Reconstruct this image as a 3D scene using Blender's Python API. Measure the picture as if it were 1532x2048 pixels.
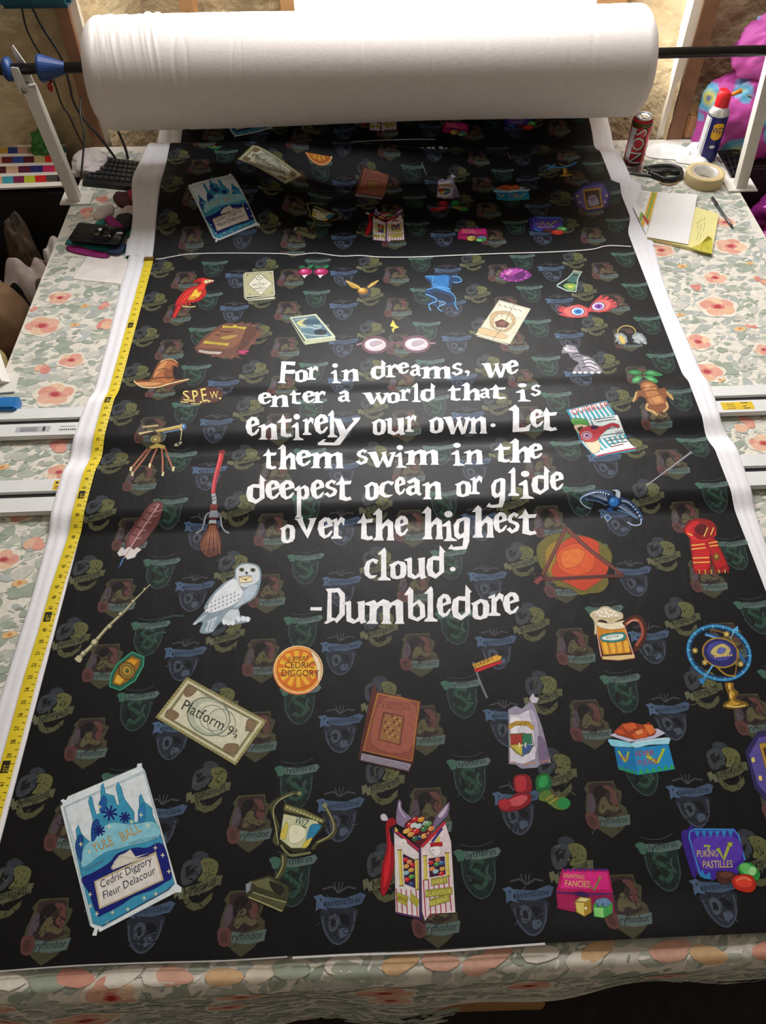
import bpy, bmesh, math, random
import numpy as np
from mathutils import Vector, Matrix
from mathutils.geometry import tessellate_polygon
for o in list(bpy.data.objects): bpy.data.objects.remove(o)
SC = bpy.context.scene
COL = SC.collection
TT = 0.78                     # table top height
CH = 1.40                     # camera above table top
F_PX, CX, CY = 1650.0, 766.0, 1024.0
AX = Vector((0.99964797, 0.02050315, -0.01683932)).normalized()   # world x, y, z seen in camera axes
AY = Vector((-0.0265319, 0.77250138, -0.63445857)).normalized()
AZ = AX.cross(AY).normalized()
# ---------------- camera
cam = bpy.data.cameras.new('camera')
cam.sensor_fit = 'VERTICAL'; cam.sensor_height = 24.0
cam.lens = 24.0 * F_PX / 2048.0
cam.clip_start = 0.02
camo = bpy.data.objects.new('camera', cam); COL.objects.link(camo)
camo.matrix_world = Matrix(((AX.x, AX.y, AX.z, 0), (AY.x, AY.y, AY.z, 0), (AZ.x, AZ.y, AZ.z, TT + CH), (0, 0, 0, 1)))
SC.camera = camo
# ---------------- light
wd = bpy.data.worlds.new('room_ambient'); SC.world = wd; wd.use_nodes = True
wd.node_tree.nodes['Background'].inputs[0].default_value = (1.0, 0.86, 0.70, 1)
wd.node_tree.nodes['Background'].inputs[1].default_value = 0.19
def area(name, loc, rot, sx, sy, power, col):
    l = bpy.data.lights.new(name, 'AREA'); l.shape = 'RECTANGLE'; l.size = sx; l.size_y = sy
    l.energy = power; l.color = col
    o = bpy.data.objects.new(name, l); COL.objects.link(o); o.location = loc; o.rotation_euler = rot
    return o
area('window_daylight', (0.27, 3.19, TT + 1.10), (math.radians(-90), 0, 0), 1.02, 2.0, 104, (1.0, 0.99, 0.97))
area('overhead_fill', (0.2, 2.70, TT + 1.50), (math.radians(-10), 0, 0), 2.3, 0.4, 33, (0.97, 0.98, 1.0))  # added fill light above the back of the table; no roof opening is modelled
SC.view_settings.view_transform = 'Standard'; SC.view_settings.look = 'None'
SC.view_settings.exposure = 0.0; SC.view_settings.gamma = 1.0
SC.view_settings.use_curve_mapping = False
# ---------------- helpers
def ray(px, py):
    c = Vector(((px - CX) / F_PX, -(py - CY) / F_PX, -1.0))
    return Vector((c.dot(AX), c.dot(AY), c.dot(AZ)))
EYE = Vector((0, 0, TT + CH))
def at(px, py, z=0.0):
    """pixel of the photograph -> point on the level z above the table top"""
    d = ray(px, py); t = (TT + z - EYE.z) / d.z
    return EYE + d * t
def pd(px, py, y):
    d = ray(px, py); return EYE + d * (y / d.y)
def lin(h):
    h = h.lstrip('#'); v = [int(h[i:i + 2], 16) / 255 for i in (0, 2, 4)]
    return tuple(((c + 0.055) / 1.055) ** 2.4 if c > 0.04045 else c / 12.92 for c in v)
MATS = {}
def mat(name, hexc, rough=0.6, metal=0.0, var=0.08, scale=40.0, bump=0.0, bscale=200.0, spec=0.5, sheen=0.0, alpha=1.0, trans=0.0):
    if name in MATS: return MATS[name]
    m = bpy.data.materials.new(name); m.use_nodes = True; nt = m.node_tree; b = nt.nodes['Principled BSDF']
    c = lin(hexc)
    tc = nt.nodes.new('ShaderNodeTexCoord')
    nz = nt.nodes.new('ShaderNodeTexNoise'); nz.inputs['Scale'].default_value = scale; nz.inputs['Detail'].default_value = 4
    nt.links.new(tc.outputs['Object'], nz.inputs['Vector'])
    r = nt.nodes.new('ShaderNodeValToRGB')
    r.color_ramp.elements[0].position = 0.3; r.color_ramp.elements[1].position = 0.7
    r.color_ramp.elements[0].color = tuple(x * (1 - var) for x in c) + (1,)
    r.color_ramp.elements[1].color = tuple(min(1, x * (1 + var)) for x in c) + (1,)
    nt.links.new(nz.outputs['Fac'], r.inputs['Fac']); nt.links.new(r.outputs['Color'], b.inputs['Base Color'])
    b.inputs['Roughness'].default_value = rough; b.inputs['Metallic'].default_value = metal
    b.inputs['Specular IOR Level'].default_value = spec
    b.inputs['Sheen Weight'].default_value = sheen; b.inputs['Alpha'].default_value = alpha
    b.inputs['Transmission Weight'].default_value = trans
    if bump:
        n2 = nt.nodes.new('ShaderNodeTexNoise'); n2.inputs['Scale'].default_value = bscale; n2.inputs['Detail'].default_value = 5
        nt.links.new(tc.outputs['Object'], n2.inputs['Vector'])
        bp = nt.nodes.new('ShaderNodeBump'); bp.inputs['Strength'].default_value = bump; bp.inputs['Distance'].default_value = 0.02
        nt.links.new(n2.outputs['Fac'], bp.inputs['Height']); nt.links.new(bp.outputs['Normal'], b.inputs['Normal'])
    MATS[name] = m; return m
def print_mat(name, rough, sheen=0.0, bump=0.0, spec=0.3, mott=0.10):
    """dye printed in colour on a surface: colour comes from the 'dye' attribute"""
    if name in MATS: return MATS[name]
    m = bpy.data.materials.new(name); m.use_nodes = True; nt = m.node_tree; b = nt.nodes['Principled BSDF']
    a = nt.nodes.new('ShaderNodeAttribute'); a.attribute_name = 'dye'
    tq = nt.nodes.new('ShaderNodeTexCoord'); nq = nt.nodes.new('ShaderNodeTexNoise'); nq.inputs['Scale'].default_value = 95; nq.inputs['Detail'].default_value = 5
    rq = nt.nodes.new('ShaderNodeMapRange'); rq.inputs[1].default_value = 0.3; rq.inputs[2].default_value = 0.7; rq.inputs[3].default_value = 1 - mott; rq.inputs[4].default_value = 1 + mott * .7
    mq = nt.nodes.new('ShaderNodeVectorMath'); mq.operation = 'SCALE'
    nt.links.new(tq.outputs['Object'], nq.inputs['Vector']); nt.links.new(nq.outputs['Fac'], rq.inputs[0])
    nt.links.new(a.outputs['Color'], mq.inputs[0]); nt.links.new(rq.outputs[0], mq.inputs['Scale']); nt.links.new(mq.outputs[0], b.inputs['Base Color'])
    b.inputs['Roughness'].default_value = rough; b.inputs['Sheen Weight'].default_value = sheen
    b.inputs['Specular IOR Level'].default_value = spec
    b.inputs['Sheen Roughness'].default_value = 0.5
    if bump:
        tc = nt.nodes.new('ShaderNodeTexCoord'); n2 = nt.nodes.new('ShaderNodeTexNoise')
        n2.inputs['Scale'].default_value = 14; n2.inputs['Detail'].default_value = 6
        mp = nt.nodes.new('ShaderNodeMapping'); mp.inputs['Scale'].default_value = (1, 0.5, 1)
        nt.links.new(tc.outputs['Object'], mp.inputs['Vector']); nt.links.new(mp.outputs['Vector'], n2.inputs['Vector'])
        bp = nt.nodes.new('ShaderNodeBump'); bp.inputs['Strength'].default_value = bump; bp.inputs['Distance'].default_value = 0.02
        nt.links.new(n2.outputs['Fac'], bp.inputs['Height']); nt.links.new(bp.outputs['Normal'], b.inputs['Normal'])
    MATS[name] = m; return m
def link(name, me, m, parent=None, smooth=False):
    o = bpy.data.objects.new(name, me); COL.objects.link(o)
    if m:
        for mm in (m if isinstance(m, (list, tuple)) else [m]): me.materials.append(mm)
    if smooth:
        for p in me.polygons: p.use_smooth = True
    if parent: o.parent = parent
    return o
def obj(name, bm, m, parent=None, smooth=False):
    me = bpy.data.meshes.new(name); bm.normal_update(); bm.to_mesh(me); bm.free()
    return link(name, me, m, parent, smooth)
def tag(o, label=None, cat=None, group=None, kind=None):
    if label: o['label'] = label
    if cat: o['category'] = cat
    if group: o['group'] = group
    if kind: o['kind'] = kind
    return o
def thing(name, loc=(0, 0, 0), label=None, cat=None, group=None, rz=0.0):
    o = bpy.data.objects.new(name, None); COL.objects.link(o); o.location = loc; o.rotation_euler = (0, 0, rz)
    o.empty_display_size = 0.05
    return tag(o, label, cat, group)
def struct(name, bm, m, smooth=False): return tag(obj(name, bm, m, None, smooth), kind='structure')
def box(bm, x0, x1, y0, y1, z0, z1, bev=0.0):
    r = bmesh.ops.create_cube(bm, size=1.0); vs = r['verts']
    for v in vs: v.co = Vector(((x0 + x1) / 2 + v.co.x * (x1 - x0), (y0 + y1) / 2 + v.co.y * (y1 - y0), (z0 + z1) / 2 + v.co.z * (z1 - z0)))
    if bev:
        es = list({e for v in vs for e in v.link_edges})
        bmesh.ops.bevel(bm, geom=es, offset=bev, segments=2, affect='EDGES', clamp_overlap=True)
    return bm
def boxb(*a, bev=0.0): return box(bmesh.new(), *a, bev=bev)
def lathe(bm, prof, seg=40, cx=0, cy=0, cz=0, axis='z', close=True):
    """prof: list of (radius, height) along the axis"""
    rings = []
    for r, h in prof:
        ring = []
        for i in range(seg):
            a = 2 * math.pi * i / seg; p = (r * math.cos(a), r * math.sin(a), h)
            if axis == 'x': p = (p[2], p[0], p[1])
            elif axis == 'y': p = (p[0], p[2], p[1])
            ring.append(bm.verts.new((p[0] + cx, p[1] + cy, p[2] + cz)))
        rings.append(ring)
    for a, b in zip(rings, rings[1:]):
        for i in range(seg):
            j = (i + 1) % seg; bm.faces.new((a[i], a[j], b[j], b[i]))
    if close:
        bm.faces.new(rings[0][::-1]); bm.faces.new(rings[-1])
    bmesh.ops.recalc_face_normals(bm, faces=bm.faces[:])
    return bm
def tube(bm, pts, r, seg=10):
    """round bar along points; r number or list"""
    pts = [Vector(p) for p in pts]; n = len(pts); rs = r if isinstance(r, (list, tuple)) else [r] * n
    up = Vector((0, 0, 1)); rings = []
    for i, p in enumerate(pts):
        t = (pts[min(i + 1, n - 1)] - pts[max(i - 1, 0)]).normalized()
        a = t.cross(up if abs(t.z) < 0.95 else Vector((1, 0, 0))).normalized(); b = t.cross(a).normalized()
        rings.append([bm.verts.new(p + a * (rs[i] * math.cos(2 * math.pi * k / seg)) + b * (rs[i] * math.sin(2 * math.pi * k / seg))) for k in range(seg)])
    for a, b in zip(rings, rings[1:]):
        for i in range(seg): bm.faces.new((a[i], a[(i + 1) % seg], b[(i + 1) % seg], b[i]))
    bm.faces.new(rings[0][::-1]); bm.faces.new(rings[-1])
    bmesh.ops.recalc_face_normals(bm, faces=bm.faces[:])
    return bm
def spline(pts, n=6, closed=False):
    P = [Vector(p) for p in pts]; out = []; m = len(P)
    rng = range(m) if closed else range(m - 1)
    g = (lambda i: P[i % m]) if closed else (lambda i: P[min(max(i, 0), m - 1)])
    for i in rng:
        a, b, c, d = g(i - 1), g(i), g(i + 1), g(i + 2)
        for k in range(n):
            t = k / n
            out.append(0.5 * (2 * b + (c - a) * t + (2 * a - 5 * b + 4 * c - d) * t * t + (3 * b - a - 3 * c + d) * t ** 3))
    if not closed: out.append(P[-1])
    return out
def slab(bm, pts, h, z0=None):
    """flat sheet from world points (z from the points), thickness h"""
    lo = [bm.verts.new(p) for p in pts]; hi = [bm.verts.new(Vector(p) + Vector((0, 0, h))) for p in pts]
    n = len(pts)
    bm.faces.new(lo[::-1]); bm.faces.new(hi)
    for i in range(n): bm.faces.new((lo[i], lo[(i + 1) % n], hi[(i + 1) % n], hi[i]))
    bmesh.ops.recalc_face_normals(bm, faces=bm.faces[:])
    return bm
def hsh(x, y, z, s=0.0):
    from mathutils import noise
    return noise.noise(Vector((x + s * 17.3, y - s * 9.1, z + s * 4.7)))
def crumple(name, c, size, m, seed, label=None, cat='fabric scrap', group=None, amp=0.35, freq=2.2, floor=None, sub=5):
    """soft heap of cloth: a ball pressed flat and folded by noise, its underside level"""
    bm = bmesh.new(); bmesh.ops.create_icosphere(bm, subdivisions=sub, radius=1.0)
    for v in bm.verts:
        n = v.co.normalized(); q = n * freq
        rd = 1 - abs(hsh(q.x * 1.5, q.y * 1.5, q.z * 1.5, seed + 3)) * 2.2
        k = 1 + amp * 0.8 * hsh(q.x * .6, q.y * .6, q.z * .6, seed) + amp * 0.30 * max(0, rd) + amp * 0.05 * hsh(q.x * 5, q.y * 5, q.z * 5, seed)
        p = n * k
        if p.z < -0.55: p.z = -0.55
        v.co = Vector((p.x * size[0], p.y * size[1], (p.z + 0.55) * size[2]))
    o = obj(name, bm, m, None, True); o.location = c
    return tag(o, label, cat, group)
def drape(name, c, w, l, rot, h, folds, m, seed, label, cat, group, base):
    """a cloth end thrown over the pile: folds run down the sheet, underside hangs to the pile"""
    bm = bmesh.new(); nx, ny = 44, 30; rows = []
    ca, sa = math.cos(rot), math.sin(rot)
    for j in range(ny + 1):
        v = j / ny; row = []
        for i in range(nx + 1):
            u = i / nx - .5; x = u * w * (1 + .25 * hsh(v * 2, seed, 1)) + .03 * hsh(v * 3, u * 2, 2, seed); y = (v - .5) * l + .03 * hsh(u * 3, v, 5, seed)
            arch = math.sin(math.pi * min(1, max(0, v * .92 + .04))) ** .6 * (1 - (2 * u) ** 4 * .55)
            z = h * arch + .022 * math.sin(folds * u * 6.28 + 2.2 * hsh(v * 1.6, u, 0, seed) * 3) * (.35 + v) + .02 * hsh(u * 4, v * 4, 3, seed)
            row.append(bm.verts.new((c[0] + x * ca - y * sa, c[1] + x * sa + y * ca, base + max(.002, z))))
        rows.append(row)
    for a, b in zip(rows, rows[1:]):
        for i in range(nx): bm.faces.new((a[i], a[i + 1], b[i + 1], b[i]))
    rim = [r[0] for r in rows] + rows[-1][1:] + [r[-1] for r in rows[-2::-1]] + rows[0][-2:0:-1]
    low = [bm.verts.new((v.co.x, v.co.y, base)) for v in rim]; n = len(rim)
    for k in range(n): bm.faces.new((rim[k], rim[(k + 1) % n], low[(k + 1) % n], low[k]))
    bmesh.ops.recalc_face_normals(bm, faces=bm.faces[:])
    return tag(obj(name, bm, m, None, True), label, cat, group)
# ---- flat art engine: outlines become coloured triangles that follow a surface
class Art:
    def __init__(s, conv=None):
        s.V = []; s.L = []; s.C = []; s.G = []; s.ox = s.oy = 0.0; s.k = 1.0; s.lay = 1; s.conv = conv; s.ink = 0.0
    def M(s, ox, oy, k, lay=None):
        s.ox, s.oy, s.k = ox, oy, k
        if lay is not None: s.lay = lay; s.base = lay; s.boxes = []
    base = None
    def auto(s, p):
        """next layer: just above whatever this outline overlaps in the same motif"""
        if s.base is None: s.lay += 1; return s.lay - 1
        x0, x1, y0, y1 = min(a[0] for a in p), max(a[0] for a in p), min(a[1] for a in p), max(a[1] for a in p)
        l = s.base - 1
        for (a, b, c, d, k) in s.boxes:
            if k > l and a < x1 and b > x0 and c < y1 and d > y0: l = k
        s.boxes.append((x0, x1, y0, y1, l + 1)); return l + 1
    def put(s, loops, hexc, lay=None):
        if lay is None: lay = s.auto(loops[0])
        c = lin(hexc) if isinstance(hexc, str) else hexc
        ls = []
        for lp in loops:
            q = [s.conv(s.ox + x / s.k, s.oy + y / s.k) for x, y in lp]
            ls.append([Vector((a[0], a[1], 0)) for a in q])
        flat = [p for lp in ls for p in lp]
        for t in tessellate_polygon(ls):
            a, b, d = (flat[i] for i in t)
            cr = (b.x - a.x) * (d.y - a.y) - (b.y - a.y) * (d.x - a.x)
            if abs(cr) < 1e-10: continue
            s.V.append(((a.x, a.y), (b.x, b.y), (d.x, d.y)) if cr > 0 else ((a.x, a.y), (d.x, d.y), (b.x, b.y)))
            s.L.append(lay); s.C.append(c)
    @staticmethod
    def pts(t):
        if not isinstance(t, str): return [tuple(p) for p in t]
        v = [float(x) for x in t.replace(',', ' ').split()]
        return list(zip(v[0::2], v[1::2]))
    def P(s, hexc, t, sm=0, holes=(), lay=None):
        p = s.pts(t)
        if sm: p = [(v.x, v.y) for v in spline([(a, b, 0) for a, b in p], 4, True)]
        s.put([p] + [s.pts(h) for h in holes], hexc, lay)
        if s.ink and len(p) > 3:
            c = lin(hexc); s.S(tuple(v * 0.30 for v in c), p + [p[0]], s.ink, 0)
    def S(s, hexc, t, w, sm=1, taper=None, lay=None):
        p = s.pts(t)
        if sm and len(p) > 2: p = [(v.x, v.y) for v in spline([(a, b, 0) for a, b in p], 4)]
        n = len(p); A = []; B = []
        for i in range(n):
            a, b = p[max(i - 1, 0)], p[min(i + 1, n - 1)]
            dx, dy = b[0] - a[0], b[1] - a[1]; l = math.hypot(dx, dy) or 1
            ww = w / 2 * (1 if taper is None else taper[0] + (taper[1] - taper[0]) * i / max(n - 1, 1))
            A.append((p[i][0] - dy / l * ww, p[i][1] + dx / l * ww)); B.append((p[i][0] + dy / l * ww, p[i][1] - dx / l * ww))
        if lay is None: lay = s.auto(A + B)
        for i in range(n - 1): s.put([[A[i], A[i + 1], B[i + 1], B[i]]], hexc, lay)
    def E(s, hexc, cx, cy, rx, ry=None, ang=0, lay=None, n=20, a0=0, a1=360):
        ry = rx if ry is None else ry; ca, sa = math.cos(math.radians(ang)), math.sin(math.radians(ang)); p = []
        full = abs(a1 - a0) >= 360
        for i in range(n if full else n + 1):
            a = math.radians(a0 + (a1 - a0) * i / n); x, y = rx * math.cos(a), ry * math.sin(a)
            p.append((cx + x * ca - y * sa, cy + x * sa + y * ca))
        s.put([p], hexc, lay)
    def R(s, hexc, cx, cy, rx, ry, w, ang=0, lay=None, n=28):
        ca, sa = math.cos(math.radians(ang)), math.sin(math.radians(ang)); o = []; i_ = []
        for i in range(n + 1):
            a = 2 * math.pi * i / n
            for lst, d in ((o, w / 2), (i_, -w / 2)):
                x, y = (rx + d) * math.cos(a), (ry + d) * math.sin(a); lst.append((cx + x * ca - y * sa, cy + x * sa + y * ca))
        if lay is None: lay = s.auto(o)
        for i in range(n): s.put([[o[i], o[i + 1], i_[i + 1], i_[i]]], hexc, lay)
    def T(s, hexc, txt, x0, y0, x1, y1, h, lay=None, shear=0.0):
        """text from baseline point (x0,y0) to (x1,y1), capital height h"""
        tv, tt, w = text_mesh(txt)
        if lay is None: lay = s.auto([(x0, y0), (x1, y1), (x0 + (y1 - y0) * h / max(math.hypot(x1 - x0, y1 - y0), 1e-6), y0 - h), (x1, y1 - h)])
        dx, dy = (x1 - x0) / w, (y1 - y0) / w; l = math.hypot(dx, dy); ux, uy = dy / l * h, -dx / l * h
        c = lin(hexc)
        def mp(p): return (x0 + p[0] * dx + p[1] * (ux + shear * dx / l * h), y0 + p[0] * dy + p[1] * (uy + shear * dy / l * h))
        for t in tt: s.put([[mp(tv[i]) for i in t]], c, lay)
    def tris(s, L=0.005):
        V = np.array(s.V, dtype=np.float64); ly = np.array(s.L, dtype=np.float64); C = np.array(s.C)
        return split(V, ly, C, L)
TXT = {}
def text_mesh(t):
    if t in TXT: return TXT[t]
    cu = bpy.data.curves.new('lettering', 'FONT'); cu.body = t; cu.resolution_u = 2
    o = bpy.data.objects.new('lettering', cu); COL.objects.link(o)
    dg = bpy.context.evaluated_depsgraph_get(); me = o.evaluated_get(dg).to_mesh(); me.calc_loop_triangles()
    v = [(a.co.x, a.co.y) for a in me.vertices]; tr = [tuple(x.vertices) for x in me.loop_triangles]
    x0 = min(a[0] for a in v); x1 = max(a[0] for a in v)
    v = [((a[0] - x0), a[1] / 0.72) for a in v]
    o.evaluated_get(dg).to_mesh_clear(); bpy.data.objects.remove(o); bpy.data.curves.remove(cu)
    TXT[t] = (v, tr, x1 - x0); return TXT[t]
def split(V, ly, C, L):
    done = []
    for _ in range(24):
        Lq = L(V[..., 0].mean(1), V[..., 1].mean(1)) if callable(L) else L
        e = np.stack([np.hypot(*(V[:, 1] - V[:, 0]).T), np.hypot(*(V[:, 2] - V[:, 1]).T), np.hypot(*(V[:, 0] - V[:, 2]).T)], 1)
        big = e.max(1) > Lq
        done.append((V[~big], ly[~big], C[~big]))
        if not big.any(): break
        V, ly, C, e = V[big], ly[big], C[big], e[big]
        k = e.argmax(1); i = np.arange(len(V)); a, b, c = V[i, k], V[i, (k + 1) % 3], V[i, (k + 2) % 3]; m = (a + b) / 2
        V = np.concatenate([np.stack([a, m, c], 1), np.stack([m, b, c], 1)]); ly = np.concatenate([ly, ly]); C = np.concatenate([C, C])
    return tuple(np.concatenate([d[j] for d in done]) for j in range(3))
def tri_mesh(name, V3, C, N=None):
    """V3 (n,3,3) triangles, C (n,3) colours, N (n,3,3) normals"""
    n = len(V3); me = bpy.data.meshes.new(name)
    me.vertices.add(n * 3); me.vertices.foreach_set('co', V3.reshape(-1).astype(np.float32))
    me.loops.add(n * 3); me.loops.foreach_set('vertex_index', np.arange(n * 3, dtype=np.int32))
    me.polygons.add(n); me.polygons.foreach_set('loop_start', np.arange(0, n * 3, 3, dtype=np.int32))
    me.update(calc_edges=True)
    at_ = me.attributes.new('dye', 'FLOAT_COLOR', 'POINT')
    c4 = np.ones((n * 3, 4), dtype=np.float32); c4[:, :3] = np.repeat(C, 3, 0)
    at_.data.foreach_set('color', c4.reshape(-1))
    me.polygons.foreach_set('use_smooth', np.ones(n, dtype=bool))
    if N is not None: me.normals_split_custom_set_from_vertices(N.reshape(-1, 3).tolist())
    return me
# ================= SETTING
foam = mat('spray_foam', '#d3bd94', 0.85, var=0.14, scale=9, bump=0.6, bscale=38)
wood = mat('pine_wood', '#b98a58', 0.6, var=0.15, scale=14)
studm = mat('stud_wood', '#8a6244', 0.7, var=0.15, scale=20)
creamboard = mat('cream_board', '#efe6d2', 0.7, var=0.04)
def foam_panel(name, x0, x1, y, z0, z1, seed, amp=0.05, cell=0.016, slope=0.0):
    bm = bmesh.new(); nx = int((x1 - x0) / cell); nz = int((z1 - z0) / cell); g = []
    for j in range(nz + 1):
        row = []
        for i in range(nx + 1):
            x = x0 + (x1 - x0) * i / nx; z = z0 + (z1 - z0) * j / nz
            d = amp * (hsh(x * 3, z * 3, 0, seed) + 0.5 * hsh(x * 8, z * 8, 1, seed)) + 0.010 * abs(hsh(x * 22, z * 30, 2, seed)) * 2
            row.append(bm.verts.new((x, y + slope * (x - x0) - d - 0.03 * max(0, 1 - (z - TT) / 0.25), z)))
        g.append(row)
    for j in range(nz):
        for i in range(nx): bm.faces.new((g[j][i], g[j][i + 1], g[j + 1][i + 1], g[j + 1][i]))
    back = [bm.verts.new(p) for p in ((x0, y + 0.08, z0), (x1, y + 0.08 + slope * (x1 - x0), z0), (x1, y + 0.08 + slope * (x1 - x0), z1), (x0, y + 0.08, z1))]
    bm.faces.new(back)
    return struct(name, bm, foam, True)
foam_panel('wall_back', -2.6, -0.95, 2.92, 0.0, TT + 2.2, 1)
foam_panel('wall_back_foam', -0.86, -0.72, 2.84, 0.0, TT + 2.2, 2, 0.015, slope=1.5)
foam_panel('wall_back_far', -0.73, -0.25, 3.07, 0.0, TT + 2.2, 6, 0.025)
foam_panel('wall_back_sill', -0.30, 0.90, 3.10, 0.0, TT + 0.10, 5, 0.015)
foam_panel('wall_back_bay', 0.88, 1.06, 3.10, 0.0, TT + 2.2, 3, 0.025, slope=-1.5)
foam_panel('wall_back_right', 1.08, 2.6, 2.98, 0.0, TT + 2.2, 4)
struct('floor', boxb(-2.6, 2.6, -1.6, 3.2, -0.05, 0.0), mat('dark_floor', '#2b241f', 0.8, var=0.4, scale=30))
struct('trim_1', boxb(-0.925, -0.885, 2.80, 2.99, 0.0, TT + 2.2), studm)
struct('trim_2', boxb(-0.885, -0.86, 2.82, 2.99, 0.0, TT + 2.2), creamboard)
struct('trim_3', boxb(1.065, 1.115, 2.80, 3.0, 0.0, TT + 2.2), studm)
struct('trim_4', boxb(1.035, 1.065, 2.81, 3.0, 0.0, TT + 2.2), creamboard)
struct('trim_5', boxb(-0.575, -0.53, 2.94, 3.03, TT + 0.0, TT + 2.2), wood)
# window: frame boards, sill, glazing
wf = bmesh.new()
box(wf, -0.255, -0.21, 2.99, 3.14, TT + 0.10, TT + 2.15); box(wf, 0.78, 0.88, 2.99, 3.14, TT + 0.10, TT + 2.15)
box(wf, -0.21, 0.78, 3.0, 3.14, TT + 0.085, TT + 0.105); box(wf, -0.21, 0.78, 2.99, 3.14, TT + 2.1, TT + 2.15)
win = struct('window_1', wf, wood)
gl = bpy.data.materials.new('window_glass'); gl.use_nodes = True; nt_ = gl.node_tree
tr_n = nt_.nodes.new('ShaderNodeBsdfTransparent'); gs_n = nt_.nodes.new('ShaderNodeBsdfGlossy'); mx_n = nt_.nodes.new('ShaderNodeMixShader')
gs_n.inputs['Roughness'].default_value = 0.02; mx_n.inputs[0].default_value = 0.05
nt_.links.new(tr_n.outputs[0], mx_n.inputs[1]); nt_.links.new(gs_n.outputs[0], mx_n.inputs[2]); nt_.links.new(mx_n.outputs[0], nt_.nodes['Material Output'].inputs['Surface'])
gm = bmesh.new(); box(gm, -0.21, 0.78, 3.120, 3.124, TT + 0.105, TT + 2.1); obj('pane', gm, gl, win)
# overcast sky seen through the window
sk = bpy.data.materials.new('overcast_sky'); sk.use_nodes = True; n_ = sk.node_tree; em = n_.nodes.new('ShaderNodeEmission'); em.inputs[0].default_value = (1, 1, 1, 1); em.inputs[1].default_value = 2.0
n_.links.new(em.outputs[0], n_.nodes['Material Output'].inputs['Surface'])
bm = bmesh.new(); box(bm, -1.5, 2.0, 4.2, 4.25, 0.0, TT + 3.0); struct('sky', bm, sk)
# small foam block at the foot of the right stud
bm = bmesh.new(); box(bm, 1.12, 1.2, 2.80, 2.90, TT + 0.003, TT + 0.085, 0.006)
tag(obj('wood_offcut', bm, wood), 'small tan wooden offcut standing at foot of the right wall stud', 'offcut')
# ================= TABLE
YF = 0.262
def yfront(x): return 0.241 + 0.017 * x
tb = thing('work_table', (0.15, 1.6, 0), 'long wooden work table hidden beneath the floral cloth, boards showing at front hem', 'table')
def child(name, bm, m, par, smooth=False):
    o = obj(name, bm, m, par, smooth); o.matrix_parent_inverse = Matrix.Translation(-par.location)
    return o
child('table_top', boxb(-0.915, 1.21, 0.268, 2.79, TT - 0.04, TT - 0.001), wood, tb)
for i, (x, y) in enumerate(((-0.8, 0.55), (1.1, 0.55), (-0.8, 2.7), (1.1, 2.7))):
    child('leg', boxb(x - 0.045, x + 0.045, y - 0.045, y + 0.045, 0, TT - 0.04), wood, tb)
child('stretcher', boxb(-0.75, 0.36, 0.30, 0.335, TT - 0.72, TT - 0.66), wood, tb)
child('shelf', boxb(-0.8, 1.1, 0.5, 2.7, 0.12, 0.14), wood, tb)
# ---- floral table cloth: flat top, rounded front edge and hanging front
cloth_m = print_mat('floral_cotton', 0.75)
LX0, LX1 = -0.922, 1.214
def cloth_map(x, y):
    """design plane -> surface; y below the front edge folds down"""
    yf = yfront(x); t = yf + 0.015 - y; r = 0.02
    hem = 0.0
    Y = y.copy(); Z = np.full_like(y, TT + 0.002)
    a = np.clip(t / r, 0, math.pi / 2)
    on = t > 0
    Y[on] = (yf + 0.015 - r * np.sin(a))[on]; Z[on] = (TT + 0.002 - r * (1 - np.cos(a)))[on]
    dn = np.clip(t - r * math.pi / 2, 0, None)
    Z -= dn
    Y -= 0.010 * np.sin(x * 9) * np.clip(dn / 0.2, 0, 1) + 0.006 * np.sin(x * 23 + 1) * np.clip(dn / 0.2, 0, 1) - 0.006 * np.clip(dn / .2, 0, 1)
    return np.stack([x, Y, Z], -1)
def hemlen(x): return np.interp(x, (-.95, -.6, -.2, -.03, .10, .35, .6, 1.2), (.30, .30, .42, .38, .20, .17, .14, .14)) + 0.008 * np.sin(x * 19)
fl = Art(lambda x, y: (x, y))
rnd = random.Random(7)
nx, ny = 240, 40
gx = np.linspace(LX0, LX1, 120)
cream = lin('#e4ded0')
def quad(a, b, c, d, col, lay): fl.V.append((a, b, c)); fl.V.append((a, c, d)); fl.L += [lay, lay]; fl.C += [col, col]
quad((LX0, 0.287), (LX1, 0.287), (LX1, 2.80), (LX0, 2.80), cream, 0)
for a, b in zip(gx, gx[1:]):
    ya, yb = yfront(a) + 0.015 - 0.03 - hemlen(a), yfront(b) + 0.015 - 0.03 - hemlen(b)
    n = 12
    for k in range(n):
        f0, f1 = k / n, (k + 1) / n
        quad((a, ya + (0.287 - ya) * f0), (b, yb + (0.287 - yb) * f0), (b, yb + (0.287 - yb) * f1), (a, ya + (0.287 - ya) * f1), cream, 0)
fl_L = lambda x, y: np.where(y < 0.31, 0.006, 0.03)
greens = ['#b2b8aa', '#bcc0b3', '#a2ac9c', '#c6c8bd', '#9da796', '#b9bdb8', '#cdcabf', '#b0b4ad']
def leaf(cx, cy, l, w, ang, c, lay):
    ca, sa = math.cos(ang), math.sin(ang); pts = []
    for i in range(10):
        t = 2 * math.pi * i / 10; x = l * math.cos(t); y = w * math.sin(t) * (0.8 + 0.3 * rnd.random()) * (1 - 0.25 * math.cos(t))
        pts.append((cx + x * ca - y * sa, cy + x * sa + y * ca))
    fl.put([pts], c, lay)
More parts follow.
